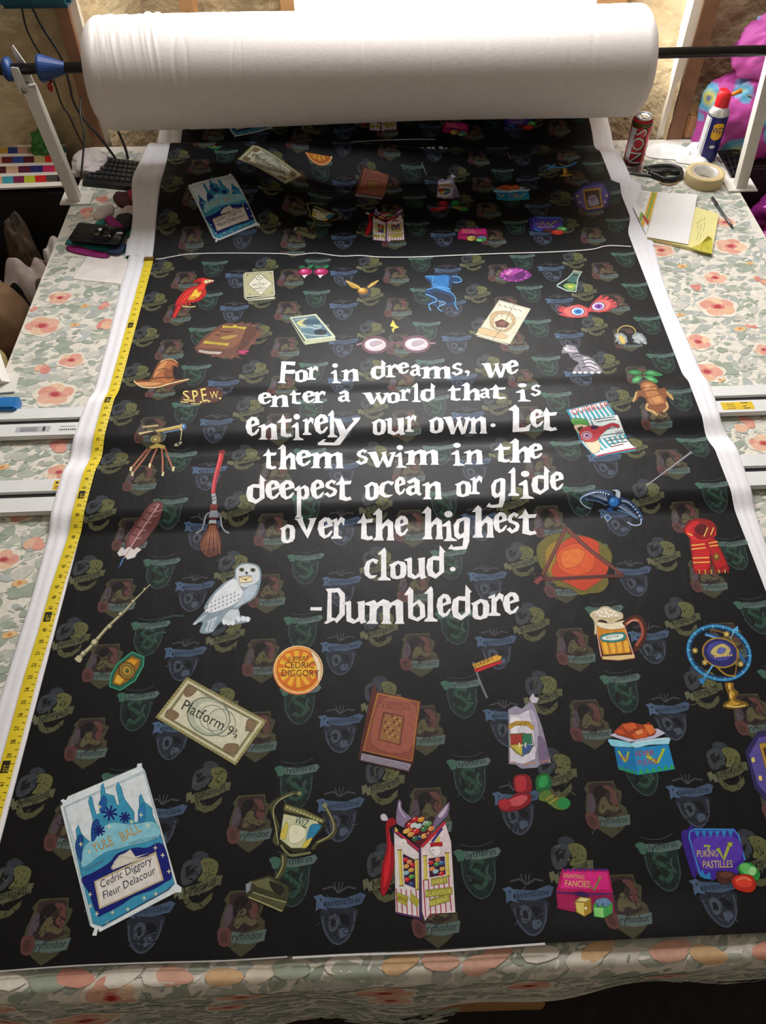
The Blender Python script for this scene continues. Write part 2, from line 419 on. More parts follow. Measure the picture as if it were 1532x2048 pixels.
def flower(cx, cy, r, c='#dd9a7d', heart='#b5484a', lay=40, sq=0.85):
    a0 = rnd.random() * 6; lay = lay + rnd.random() * .9
    fl.put([[(cx + r * 1.1 * math.cos(a) * (1 + .1 * math.sin(5 * a + a0)), cy + r * 1.1 * sq * math.sin(a) * (1 + .1 * math.sin(5 * a + a0))) for a in np.linspace(0, 6.28, 25)[:-1]]], '#e9e0cf', lay)
    cols = ['#e3b598', '#e0a391', '#e7c4a4', '#dd9e8c', '#e4b49b']
    for k in range(5):
        a = a0 + k * 1.2566 + rnd.uniform(-.2, .2); d = r * 0.5
        pts = []
        for i in range(12):
            t = 2 * math.pi * i / 12; x = d + r * 0.48 * math.cos(t); y = r * 0.46 * math.sin(t) * (1 + 0.12 * rnd.random())
            pts.append((cx + (x * math.cos(a) - y * math.sin(a)), cy + sq * (x * math.sin(a) + y * math.cos(a))))
        fl.put([pts], cols[(k + int(a0 * 3)) % 5], lay + 1 + k)
    pts = [(cx + r * .28 * math.cos(t) * (1 + .5 * rnd.random()), cy + sq * r * .24 * math.sin(t) * (1 + .5 * rnd.random())) for t in np.linspace(0, 6.28, 15)[:-1]]
    fl.put([pts], '#d4807a', lay + 7)
    pts = [(cx + r * .17 * math.cos(t) * (1 + .6 * rnd.random()), cy + sq * r * .15 * math.sin(t) * (1 + .6 * rnd.random())) for t in np.linspace(0, 6.28, 13)[:-1]]
    fl.put([pts], heart, lay + 8)
def strip_pts(x0, x1, y0, y1, step):
    y = y0
    while y < y1:
        x = x0 + rnd.random() * step
        while x < x1:
            yield x + rnd.uniform(-.3, .3) * step, y + rnd.uniform(-.3, .3) * step
            x += step
        y += step * 0.8
for (x0, x1, y0, y1) in ((-0.91, -0.60, 0.30, 2.77), (0.78, 1.20, 0.30, 2.77), (-0.6, 0.12, -0.17, 0.33), (0.12, 0.78, 0.09, .33), (-0.91, -0.6, -0.06, 0.3), (0.78, 1.2, 0.08, 0.3)):
    for x, y in strip_pts(x0, x1, y0, y1, 0.030):
        if rnd.random() < 0.9:
            l = rnd.uniform(.010, .026); a_ = rnd.uniform(-0.5, 1.0) if rnd.random() < .7 else rnd.uniform(0, 3.14)
            leaf(min(max(x, LX0 + l), LX1 - l), y, l, l * rnd.uniform(.38, .75), a_, greens[rnd.randrange(8)], rnd.uniform(1, 36))
        for _ in range(2):
            l = rnd.uniform(.004, .011); a_ = rnd.uniform(-0.4, 1.2)
            xx = x + rnd.uniform(-.015, .015)
            leaf(min(max(xx, LX0 + l), LX1 - l), y + rnd.uniform(-.015, .015), l, l * rnd.uniform(.25, .45), a_, rnd.choice(['#9aa394', '#b2b5a8', '#a3a79d', '#ece7dc', '#f0ece2']), rnd.uniform(1, 36))
def fpx(px, py, d, **k):
    p = at(px, py, 0.002); m = (at(px + 1, py, 0.002) - p).length
    flower(p.x, p.y, d * m / 2, **k)
for px, py, d in ((120, 596, 48), (85, 652, 72), (143, 721, 52), (110, 789, 78), (118, 945, 52), (8, 1120, 62), (1322, 501, 52), (1450, 445, 42),
                  (1462, 493, 64), (1430, 556, 48), (1435, 614, 74), (1396, 684, 56), (1414, 744, 66), (1527, 887, 60), (1475, 372, 34), (38, 1026, 60), (1528, 700, 40)):
    fpx(px, py, d)
for px, py, d in ((212, 645, 44), (88, 735, 34), (72, 1085, 44), (112, 888, 44), (168, 425, 40), (70, 618, 20), (210, 610, 28), (1490, 850, 44), (1395, 575, 24), (1500, 650, 20), (1520, 560, 26), (205, 330, 30), (200, 395, 34)):
    p = at(px, py, .002); m = (at(px + 1, py, .002) - p).length
    for k in range(3):
        leaf(p.x + rnd.uniform(-.3, .3) * d * m, p.y + rnd.uniform(-.3, .3) * d * m, d * m * .34, d * m * .27, rnd.random() * 3, rnd.choice(['#dfa08c', '#d98b80', '#e4b79a']), 37 + k + rnd.random() * .9)
for px, py, d in ((40, 1166, 26), (20, 1270, 26), (1365, 533, 20), (1500, 527, 14), (1480, 658, 22), (1360, 630, 16), (150, 650, 18), (170, 612, 16), (1440, 760, 20), (5, 935, 24), (35, 965, 16)):
    p = at(px, py, .002); m = (at(px + 1, py, .002) - p).length
    leaf(p.x, p.y, d * m * .6, d * m * .35, .2, '#e3bd86', 38 + rnd.random()); leaf(p.x, p.y, d * m * .2, d * m * .16, .2, '#d6905c', 49.5)
for x in np.arange(-0.85, 1.2, 0.21):
    for yy, rr in ((0.20, .045), (0.09, .05)):
        if yy < .15 and x > .1: continue
        flower(x + rnd.uniform(-.06, .06), yy + rnd.uniform(-.03, .03), rr * rnd.uniform(.7, 1.1), heart='#a8302f')
for x in np.arange(-0.9, 1.2, 0.055):
    leaf(x + rnd.uniform(-.03, .03), 0.262 + 0.017 * x + rnd.uniform(-.008, .008), .030, .014, rnd.uniform(-.2, .4), rnd.choice(['#e0a08c', '#e6d8c4', '#e0b98c', '#a8b09c', '#ece4d6', '#e2b09a', '#ece4d6']), 50 + rnd.random() * 8)
for x, y in ((1.05, 1.05), (.96, .82), (1.14, .70), (1.0, .50), (1.12, .42), (-.80, .80), (-.84, .52), (-.72, .62)): flower(x, y, rnd.uniform(.03, .045))
V, ly, C = fl.tris(fl_L)
V3 = cloth_map(V[..., 0].reshape(-1), V[..., 1].reshape(-1)).reshape(-1, 3, 3)
e = 1e-4; X_, Y_ = V[..., 0].reshape(-1), V[..., 1].reshape(-1)
du = cloth_map(X_ + e, Y_) - cloth_map(X_ - e, Y_); dv = cloth_map(X_, Y_ + e) - cloth_map(X_, Y_ - e)
N = np.cross(du, dv); N /= np.linalg.norm(N, axis=1, keepdims=True) + 1e-12; N = N.reshape(-1, 3, 3)
V3 = V3 + N * (ly * 2.5e-5)[:, None, None]
tag(link('floral_tablecloth', tri_mesh('floral_tablecloth', V3, C, N), cloth_m), 'cream cotton tablecloth with grey leaves and peach flowers covering the work table', 'tablecloth')
# ================= PRINTED FABRIC
PL = 1.862                      # length of one printed panel
def ss(v, a, b):
    t = np.clip((v - a) / (b - a), 0, 1); return t * t * (3 - 2 * t)
def rail_y(i, x): return (1.452, 1.219)[i] + 0.021 * x
def H(x, y):
    """height of the fabric above the table top"""
    x = np.asarray(x, dtype=float); y = np.asarray(y, dtype=float)
    z = np.full(np.broadcast(x, y).shape, 0.0065)
    r = np.zeros_like(z)
    for i in (0, 1): r = np.maximum(r, 0.0145 * (1 - ss(np.abs(y - rail_y(i, x)), 0.052, 0.118)))
    z = z + r
    z = z + 0.080 * ss(y, 2.08, 2.42) * ss(-x, 0.06, 0.38) * (1 - ss(y, 2.62, 2.74))
    z = z + 0.060 * ss(y, 2.50, 2.66) * ss(-x, -0.55, 0.10) * (1 - ss(y, 2.68, 2.75)) * (1 - 0.8 * ss(-x, 0.1, .4))
    z = z + 0.022 * ss(y, 2.42, 2.50) * ss(x, .45, .8) * (1 - ss(y, 2.66, 2.75))
    q = (x - 0.5 * (2.0 - y) - 0.02) / 0.045
    z = z + 0.0035 * np.exp(-q * q) * ss(y, 1.72, 1.84) * (1 - ss(y, 1.95, 2.06))
    z = z + 0.0012 * np.sin(x * 7 + 1.0 + 0.6 * np.sin(y * 5)) * np.sin(y * 3.3 + x * 2) + 0.0012
    q = (x + 0.165 + 0.02 * (y - .4)) / 0.028
    z = z + 0.0016 * np.exp(-q * q) * (1 - ss(y, .5, .9))
    z = z + 0.006 * np.exp(-((x - 0.42) / 0.22) ** 2) * (1 - ss(y, 0.285, 0.36))
    return z
def atH(px, py):
    z = 0.008
    for _ in range(6):
        p = at(px, py, z); z = float(H(p.x, p.y))
    return p.x, p.y
def front(x): return 0.279 + 0.017 * x
def seam(x): return 2.138 + 0.0155 * x
XL, XR = -0.617, 0.800
# --- outline of the white borders, traced along the table
def trace(t):
    p = sorted([atH(*q) for q in t], key=lambda a: a[1]); return np.array([a[1] for a in p]), np.array([a[0] for a in p])
lo = trace([(255, 517), (240, 570), (214, 680), (190, 770), (157, 840), (125, 940), (104, 1010), (98, 1050), (60, 1200), (13, 1350), (-28, 1480), (-75, 1620)])
ro = trace([(1310, 492), (1326, 555), (1346, 611), (1371, 666), (1395, 722), (1430, 790), (1443, 840), (1466, 880), (1495, 950), (1508, 1000), (1518, 1040), (1548, 1130)])
def LO(y): return np.interp(y, lo[0], lo[1])
def RO(y): return np.interp(y, ro[0], ro[1])
A = Art(atH)
# ---- faded crests in a regular lattice
def local(cx, cy, k=0.01): A.base = None; A.conv = lambda X, Y: (cx + X * k, cy - Y * k); A.M(0, 0, 1)
crnd = random.Random(11)
def crest(kind, cx, cy):
    n0 = len(A.C); crest_shapes(kind, cx, cy)
    for _ in range(34):
        x, y = crnd.uniform(-2.4, 2.4), crnd.uniform(-3.4, 3.2)
        if kind != 'H' and -1.0 < (y - {'G': 2.0, 'S': -2.7, 'R': -2.0}[kind]) < 1.0: continue
        a_ = crnd.uniform(0, 3.1); l_ = crnd.uniform(.2, .7); b_ = a_ + crnd.uniform(-.9, .9)
        A.S(crnd.choice(['#0b0b0d', '#0e0e10', '#16171a', {'G': '#5a5240', 'H': '#6a6a48', 'S': '#3a5a50', 'R': '#46566e'}[kind]]), [(x, y), (x + l_ * math.cos(a_), y + l_ * math.sin(a_)), (x + l_ * math.cos(a_) + l_ * math.cos(b_), y + l_ * math.sin(a_) + l_ * math.sin(b_))], crnd.uniform(.06, .16), 0, (.6, 1.2), lay=11 + crnd.random() * 3)
    for i in range(n0, len(A.C)):
        c = A.C[i]; g = sum(c) / 3; A.C[i] = tuple((v * .80 + g * .20) * 0.90 for v in c)
def crest_shapes(kind, cx, cy):
    local(cx, cy); A.lay = 1
    if kind == 'G':
        A.P('#4d4a30', '-2.2 -4.7 2.3 -4.8 2.5 -3.4 3.3 -3 3.1 -1.9 2.7 -.8 3.5 -.2 3.6 1 2.9 2.7 1.9 3.7 .2 4.8 -1.5 3.6 -2.6 2.6 -3.4 .7 -3.3 -.6 -2.7 -2.9 -3.1 -3.4')
        A.P('#3a2a28', '-1.9 -4.3 1.9 -4.4 2.2 -3 2.6 -2.5 2.2 -.4 2.7 .6 0 1.4 -2.8 .8 -2.5 -.8 -2.2 -3', 1)
        A.P('#6d3f38', '.3 -3.9 1.8 -3.8 2.4 -2 2 -.3 1 -1.4 1.4 -2.6', 1)
        A.P('#1c1718', '-1.4 -3.4 0 -4 .7 -3 -.3 -1.9 -.6 -.6 -1.6 -1.4', 1)
        A.P('#655c38', '-.6 -1.6 .4 -2 .9 -.7 2.4 -.2 1.6 .5 .3 .1 -.6 .8 -1.2 .3', 1)
        A.P('#5a4a55', '-2.6 -2.2 -1.8 -2.6 -1.5 -1 -2 .4 -2.9 .5', 1)
        A.P('#6a3b38', '-3.6 .8 -2.2 .6 -1.5 1.4 -1.7 3 -2.6 3.3 -3.4 2.7', 1)
        A.P('#55332f', '-3.2 1.4 -2.3 1.2 -2 2.6 -2.9 2.7', 1)
        A.P('#5c706b', '-1.5 1.2 1 1.5 3.9 1 3.6 2.7 1 3.1 -1.4 2.8')
        A.T('#23292a', 'ryffindor', -1.3, 2.55, 3.4, 2.3, 1.15)
    elif kind == 'H':
        A.P('#343b46', '-1.2 -4.5 -.2 -4.9 .9 -4.5 1.2 -3.8 -1.2 -3.7', 1)
        A.P('#3d444c', '-2.7 -2.9 -1 -3.7 .4 -3.2 -.1 -.9 -2 .4 -2.9 -.6', 1)
        A.P('#6b6c36', '.1 -3.4 1.6 -3.7 2.9 -2.8 2.7 -1 1.4 -.2 -.1 -.3 .5 -1.6', 1)
        for x, y in ((.9, -2.6), (1.7, -2.9), (1.5, -2), (2.2, -1.7), (1, -1.4), (1.7, -1)): A.E('#3b3d1f', x, y, .16, .13, lay=4, n=6)
        A.P('#191c1f', '-2.3 -2.4 -1.2 -2.9 -1.7 -1.9 -.4 -2.6 -.9 -1.4 -2.1 -.8', 0)
        A.P('#5b5c36', '-2.2 2.2 -1.4 2 -.6 3 .8 3 1.9 2 2.5 1.5 2.4 2.6 1.2 3.8 -.2 4.2 -1.5 3.6', 0)
        A.P('#5f623f', '-2 .7 0 .2 1.9 -.5 2.9 -1 3.8 -1 3.6 .6 3.2 .4 2 1.2 .2 1.8 -1.9 2.2')
        A.P('#6c6d4c', '-3.7 .8 -2.9 .5 -2.6 1.2 -2.2 .7 -2 2.3 -2.7 2.5 -3 1.8 -3.5 2.4', 0)
        A.T('#22241a', 'ufflepuff', -1.7, 1.75, 3.1, .35, 1.2)
    elif kind == 'S':
        A.S('#2f4644', '-2.6 -4.4 -1 -4 1 -4.1 2.8 -4.8', .16)
        A.P('#182b27', '-2.5 -3 2.7 -3.2 2.8 -.6 2.2 2 1 3.7 0 4.1 -1.2 3.5 -2.3 1.8', 1)
        A.S('#3b5550', '-2.6 -1.5 -2.5 1 -1.5 3 0 4 1.5 3.3 2.5 1.3 2.7 -1.6', .18)
        A.S('#275240', '1 -1.4 -.4 -1.9 -1.2 -.9 .2 .2 1.2 1.2 .2 2.4 -1 1.8', .7)
        A.S('#0f1715', '-1.6 0 -.9 1.2 -1.7 1.8', .5); A.S('#3a5a50', '1.7 -1 1.3 0 1.9 1.3', .35)
        A.P('#3f6f5e', '-3.8 -3.2 -2.9 -3.6 -2 -3.1 -2.2 -1.9 -3.1 -1.7 -3.4 -2.4', 1)
        A.P('#5b7671', '-2 -3.3 .5 -3.1 3.6 -3.8 4 -3.2 3.4 -2.4 .6 -1.9 -1.9 -2')
        A.T('#1e2b2a', 'lytherin', -1.6, -2.15, 3.1, -2.75, 1.1)
    else:
        A.S('#4a4550', '-2.6 -3.9 -1 -4.3 0 -3.4 1.4 -4.2 2.7 -3.9', .3, 0)
        for d in (-.7, 0, .6): A.S('#55565f', [(d * .4, -3.3), (d * 1.1, -5)], .13)
        A.P('#262c3a', '-2.6 -.9 2.7 -1.1 2.6 1 1.8 2.8 .6 3.9 -.8 3.9 -2 2.8 -2.6 1', 1)
        A.S('#434d5e', '-2.5 0 -2.2 1.8 -1.2 3.4 0 4 1.3 3.3 2.3 1.6 2.5 -.6', .3)
        A.P('#4a5263', '-1.6 .2 -.6 -.3 .2 .6 -.3 1.9 -1.3 2.2', 1); A.P('#12151c', '.2 -.2 1.5 .1 1.8 1.4 .7 1.2', 1)
        A.P('#4b5b72', '.1 2 1.2 1.8 1.5 2.6 .3 3.2', 1); A.P('#181c25', '-1.2 .6 -.6 .4 -.4 1.4 -1 1.6', 1)
        A.P('#405a7c', '-2.2 -2.8 1 -2.5 3.5 -3.3 4.3 -2.9 3.6 -1.6 .8 -1 -2 -1.2')
        A.P('#46658b', '-4 -2.9 -2.8 -3.2 -1.9 -2.5 -2.4 -1.7 -1.7 -.8 -3 -1.1 -3.6 -.7 -3.5 -2.3', 0)
        A.P('#1c2735', '-3 -2.6 -2.6 -2.5 -2.8 -2', 0)
        A.T('#1e2a3c', 'avenclaw', -1.9, -1.35, 3.5, -1.85, 1.1)
for k in range(19):
    kind = 'HGSR'[k % 4]; x = -0.584 + 0.0748 * k; y0 = {'H': 1.918, 'G': 1.856, 'S': 1.916, 'R': 1.860}[kind]
    for n in range(-2, 12):
        y = y0 - 0.1528 * n + 0.013 * x
        if 0.26 < y < 2.16: crest(kind, x, y)
# ---- the quotation: every letter an outline in its own box
GL = {
 'o': ('0 22 14 18 50 0 88 8 100 30 98 72 86 90 50 100 22 96 9 84 11 32', '36 30 54 16 66 28 64 74 52 84 40 78'),
 'e': ('10 20 45 0 78 3 96 18 100 40 44 52 46 78 58 84 92 60 98 68 78 90 44 100 14 84 0 52', '42 24 58 17 68 32 42 42'),
 'n': ('0 22 32 6 40 20 68 2 92 12 96 85 100 100 60 100 67 85 65 30 53 27 40 44 38 86 48 100 2 100 15 84 16 28 0 27',),
 'r': ('0 18 42 6 45 22 70 0 100 10 92 42 74 24 53 40 53 84 80 92 76 100 0 100 0 94 18 84 20 25 0 24',),
 'd': ('70 0 100 20 91 24 93 80 48 100 10 90 0 66 8 42 36 32 67 33', '36 44 68 46 67 78 50 86 34 76'),
 'l': ('52 0 66 8 68 88 100 95 100 100 4 100 4 95 26 88 28 22 0 21',),
 'm': ('0 18 24 6 30 18 46 3 60 10 64 18 82 3 96 14 97 88 100 100 75 100 79 86 77 28 70 27 63 42 63 88 68 100 41 100 46 86 45 30 38 30 30 44 28 88 34 100 3 100 11 84 12 30 0 26',),
 'a': ('6 24 55 0 86 18 87 80 100 90 84 100 64 88 30 100 5 88 0 66 20 48 54 42 52 24 24 36', '38 60 56 55 56 76 42 83 32 72'),
 's': ('94 10 58 0 20 15 8 34 20 47 66 60 70 70 46 84 28 70 0 80 40 100 88 86 100 62 85 48 44 38 40 28 60 15 74 28',),
 'w': ('0 6 32 0 36 8 46 68 56 22 50 6 72 0 66 10 76 66 86 20 78 8 100 2 100 10 84 92 70 100 56 50 44 98 32 98 10 16',),
 't': ('40 0 57 22 100 20 92 34 57 36 59 80 72 86 90 82 100 94 66 100 24 93 28 36 0 38 8 30 24 22',),
 'h': ('28 0 44 10 44 50 70 33 94 44 96 88 100 100 64 100 70 86 70 56 59 54 46 66 45 88 52 100 2 100 15 88 17 21 0 21',),
 'y': ('34 3 54 6 66 46 84 14 80 3 100 0 96 12 52 98 42 100 2 99 0 92 14 78 20 78 14 88 38 90 52 66 40 14',),
 'u': ('0 10 30 0 34 8 34 72 50 84 65 70 63 14 58 6 92 0 92 80 100 92 76 100 69 88 44 100 14 88 12 18 0 16',),
 'L': ('32 0 48 14 48 84 76 82 100 68 92 96 60 98 20 100 22 24 0 19',),
 'c': ('20 14 60 0 100 8 84 30 60 14 42 26 36 66 48 84 92 82 70 97 40 100 8 82 0 45',),
 'p': ('0 16 36 5 42 12 70 4 96 12 100 32 88 44 60 48 46 46 46 92 56 100 4 100 18 92 18 22 0 20', '46 17 64 14 71 28 62 39 47 37'),
 'g': ('40 8 74 0 90 3 95 8 92 74 80 97 30 100 0 96 16 82 22 90 62 88 67 62 44 68 28 58 24 26', '50 18 70 10 69 46 54 54 45 46'),
 'v': ('0 6 40 0 38 10 56 60 70 14 62 4 100 0 94 12 60 100 14 14',),
 'F': ('22 0 100 2 96 20 50 15 46 40 94 38 99 44 88 58 44 56 40 90 50 100 0 98 15 90 22 10',),
 'D': ('8 2 72 0 98 16 98 74 60 98 48 90 14 100 0 98 14 90 18 12', '36 13 64 12 74 24 72 70 56 84 36 82'),
 'b': ('26 0 44 10 42 48 70 36 96 52 100 86 64 100 20 90 18 24 0 24', '43 58 62 48 74 60 74 84 58 89 42 82'),
 ',': ('30 0 80 5 100 40 60 100 40 95 60 55 20 40 0 20',), '-': ('4 0 100 4 96 100 0 94',)}
def glyph(ch, x0, x1, y0, y1):
    W_, H_ = (x1 - x0) / 100, (y1 - y0) / 100
    tr_ = lambda t: [(x0 + a * W_, y0 + b * H_) for a, b in Art.pts(t)]
    L_ = 24
    if ch == '.': A.E('#f7f6f8', (x0 + x1) / 2, (y0 + y1) / 2, (x1 - x0) / 2, (y1 - y0) / 2, lay=L_); return
    if ch == 'i':
        A.E('#f7f6f8', x0 + 42 * W_, y0 + 11 * H_, 28 * W_, 11 * H_, lay=L_)
        A.put([tr_('0 47 46 31 56 36 64 88 100 96 98 100 8 100 28 90 30 52 0 52')], '#f7f6f8', L_); return
    g = GL[ch]; A.put([tr_(t) for t in g], '#f7f6f8', L_)
def words(ox, oy, k, t):
    A.conv = atH; A.M(ox, oy, k)
    for w in t.split(): ch, r = w[0], w[1:].split(','); glyph(ch, *[float(v) for v in (r if r[0] else r[1:])])
words(470, 700, 4.377, 'F370,530,100,292 o515,640,172,284 r630,730,140,262 i838,930,118,292 n928,1088,162,273 d1185,1325,85,262 r1318,1428,122,240 '
 'e200,320,372,478 n300,472,390,499 t472,580,350,476 e588,700,358,466 r680,795,358,464 a900,1012,352,458 w1110,1345,372,478 o1322,1445,370,468 '
 'e92,215,585,756 n203,376,638,785 t368,500,562,766 i498,600,560,790 r592,690,588,745 e690,816,562,740 l808,896,525,766 y722,1100,590,836 o1195,1322,602,748 u1312,1492,592,748 '
 't243,365,860,1048 h372,536,824,1046 e530,666,876,1022 m652,952,888,1036 s1055,1166,868,1008 w1150,1405,890,1032')
words(790, 700, 4.377, 'e20,124,108,213 a130,230,122,232 m222,492,138,250 s490,596,110,226 ,,608,656,178,232 w752,980,113,247 e968,1082,88,216 '
 'r40,136,338,446 l148,226,288,457 d220,356,288,457 t458,578,308,447 h578,748,283,442 a738,836,332,426 t820,972,302,432 i1058,1192,293,452 s1182,1280,303,408 '
 'r90,186,566,718 o293,426,586,732 w412,655,582,742 n640,806,578,732 .835,881,643,676 L988,1190,478,720 e1178,1302,518,682 t1262,1420,502,712 '
 'i0,102,833,1032 m82,386,868,1006 i493,610,813,1014 n602,772,868,1002 t866,1012,813,987 h998,1192,772,987 e1162,1292,818,956')
words(470, 930, 4.377, 'd97,272,85,342 e262,396,133,306 e383,522,133,306 p518,652,163,462 e658,782,128,302 s778,896,128,287 t878,1022,93,317 o1128,1262,148,312 c1253,1396,138,287 '
 'o392,527,518,687 v518,716,462,647 e722,857,458,647 r842,962,452,647 t1068,1212,422,662 h1203,1396,378,662 '
 'c1128,1257,818,997 l1248,1362,722,1012 -658,762,1245,1276 D778,966,1078,1392 u948,1152,1188,1392 m1138,1484,1168,1392')
words(790, 930, 4.377, 'e-6,92,103,267 a93,236,108,272 n238,412,138,302 o523,667,138,282 r658,766,93,257 g798,976,113,377 l988,1087,18,272 i1083,1217,52,297 d1193,1357,8,262 e1353,1477,58,227 '
 'e-6,117,443,627 h233,422,362,652 i413,543,402,667 g463,667,453,747 h672,867,352,637 e858,982,413,597 s973,1092,413,602 t1073,1242,382,617 '
 'o-56,102,838,1002 u83,277,808,1002 d273,442,703,997 .480,530,893,932 b78,267,1068,1372 l253,372,1062,1372 e363,492,1128,1337 d493,672,1048,1362 o663,827,1172,1357 r818,952,1118,1322 e943,1087,1113,1312')
# ---- motifs of the print, each traced in its own frame of the photograph
A.conv = atH
def K(n):
    ox, oy, k = {1: (240, 500, 4.506), 2: (560, 500, 4.506), 3: (820, 500, 4.506), 4: (1060, 500, 4.506), 5: (210, 820, 4.506), 6: (1050, 780, 4.506), 7: (90, 1100, 3.330),
                 8: (1040, 1010, 3.330), 9: (80, 1500, 4.032), 10: (440, 1260, 3.302), 11: (860, 1280, 4.032), 12: (1080, 1400, 3.389), 13: (820, 1560, 6.827)}[n]
    A.conv = atH; A.M(ox, oy, k, 16); A.ink = k * 0.75
P, S, E, R_, T = A.P, A.S, A.E, A.R, A.T
# red bird
K(1)
P('#a31a1c', '470 605 520 480 565 470 550 520 500 608', 1); P('#d8282a', '478 600 530 500 552 490 545 520 500 600', 1)
P('#c21f22', '655 300 690 265 740 250 800 262 848 274 830 296 790 306 770 340 778 390 730 450 660 475 610 470 560 500 530 490 497 500 520 440 580 370 640 335 690 322 720 300 690 296', 1)
P('#e8392c', '740 258 800 270 770 300 760 350 700 390 640 420 580 460 530 480 590 390 680 340 730 310', 1)
P('#f0c342', '690 340 705 385 740 375 715 420 660 455 610 450 640 410 665 370', 0); P('#e58d2c', '640 430 690 420 670 450 625 450', 1)
P('#e8dba0', '760 280 800 268 830 280 790 300 762 300', 1); E('#2a1a10', 792, 280, 6, 5); P('#d9d3c6', '820 274 850 274 832 290', 0)
S('#7a1216', '670 290 700 285 730 296', 9); S('#8a1517', '540 470 590 420 650 380 690 345', 6); S('#d6c98a', '560 505 600 512 640 514 680 510', 9); S('#c5301e', '590 470 600 505', 16); S('#c5301e', '620 470 632 500', 14)
# cream book
P('#b9b597', '1108 225 1130 200 1140 450 1118 430'); P('#d8d4bc', '1125 440 1390 405 1395 440 1150 460'); P('#8d8a70', '1140 448 1392 415 1393 422 1142 454')
P('#d6d2b4', '1122 205 1380 188 1398 405 1140 425'); P('#bcb88f', '1135 215 1370 200 1386 396 1150 412'); P('#e6e3cf', '1252 205 1372 302 1270 408 1155 312')
S('#5a573f', '1252 205 1372 302 1270 408 1155 312 1252 205', 5, 0); S('#6a6748', '1135 215 1370 200 1386 396 1150 412 1135 215', 4, 0)
E('#5d5a44', 1252, 228, 7); R_('#6a6748', 1254, 258, 30, 12, 5); T('#4a4838', 'A', 1245, 300, 1265, 299, 14); T('#3f3d30', 'HISTORY', 1195, 328, 1320, 316, 22); T('#4a4838', 'OF', 1250, 340, 1275, 338, 12); T('#3f3d30', 'MAGIC', 1210, 362, 1320, 352, 20); T('#5a573f', 'BAGSHOT', 1240, 380, 1300, 374, 12)
for x, y in ((1140, 222), (1352, 208), (1160, 396), (1360, 384)): P('#6a6748', [(x, y), (x + 18, y), (x + 9, y + 14)])
# shaggy book (plain)
P('#6d4537', '670 880 760 780 900 680 960 655 1050 662 1120 645 1110 668 1190 650 1170 672 1265 665 1225 690 1200 700 1290 730 1250 745 1292 770 1230 800 1220 840 1180 860 1160 900 1100 930 1060 950 1100 985 1030 965 1010 990 960 970 930 985 890 955 830 970 820 950 760 940 700 930', 0)
P('#86573f', '690 880 780 790 930 690 1060 690 1150 690 1130 760 1060 860 960 900 850 890 740 890', 0); P('#5a3428', '1150 700 1240 720 1190 800 1120 880 1050 920 1090 840', 1)
P('#ddd8cf', '710 900 800 915 920 920 900 940 800 935 715 920', 0); S('#7d5a4a', '720 912 800 924 910 930', 5)
P('#d4bb46', '930 680 1010 688 1040 672 1060 690 1140 695 1125 718 1040 706 920 702', 0); P('#d4bb46', '770 815 850 828 985 840 970 865 850 852 748 842', 0)
T('#5a3a1c', 'THE MONSTER BOOK', 938, 700, 1115, 715, 14); T('#5a3a1c', 'MONSTERS', 775, 838, 965, 858, 20)
P('#a98d4a', '900 790 970 770 1060 765 1020 795 940 810', 1); S('#4a2a20', '900 730 960 740 1020 735', 10); S('#4a2a20', '860 770 900 765', 8)
for a, b in ((1090, 930), (1010, 950), (870, 950), (1180, 830), (1220, 740), (1190, 680)): S('#9a6246', [(a, b), (a + 40, b + 22)], 8, 0, (1, .2))
P('#b53c66', '1060 905 1140 905 1168 915 1120 930 1160 940 1080 940', 0)
# pointed hat
P('#7a4526', '122 1190 170 1170 265 1165 310 1080 350 1010 400 980 470 985 520 1010 524 1060 490 1050 480 1090 495 1160 560 1165 640 1160 560 1200 400 1235 250 1245 160 1225', 1)
P('#b06a3b', '135 1192 200 1185 280 1175 330 1080 370 1010 430 992 500 1020 510 1045 470 1040 462 1090 485 1165 420 1215 260 1236 170 1218', 1)
P('#cf8d57', '350 1040 400 1000 430 1005 400 1060 330 1130 300 1160 310 1110', 1); P('#d79a64', '150 1195 260 1190 380 1200 300 1225 200 1225', 1); P('#8a4f2c', '420 1080 462 1090 480 1150 430 1165 400 1120', 1)
S('#f0dcab', '125 1180 200 1235 330 1238 450 1205 620 1165', 9); S('#5d3218', '285 1165 380 1150 490 1150', 10); S('#e8c793', '360 1010 420 985 480 990 520 1020', 6); S('#5d3218', '330 1090 390 1070 440 1080', 7)
# S.P.E.W.
P('#57332c', '545 1360 600 1280 700 1250 790 1235 915 1270 910 1350 800 1385 650 1392', 1)
for ch, x0, x1, y0, y1 in (('S', 575, 630, 1362, 1268), ('P', 665, 715, 1375, 1262), ('E', 745, 792, 1370, 1245), ('W', 815, 890, 1345, 1275)): T('#e3d179', ch, x0, y0, x1, y0 - 8, y0 - y1)
for x, y in ((648, 1362), (728, 1372), (803, 1364), (903, 1338)): E('#e3d179', x, y, 10, 9)
S('#e3d179', '545 1368 600 1372 640 1350', 9); S('#e3d179', '640 1388 720 1388', 8)
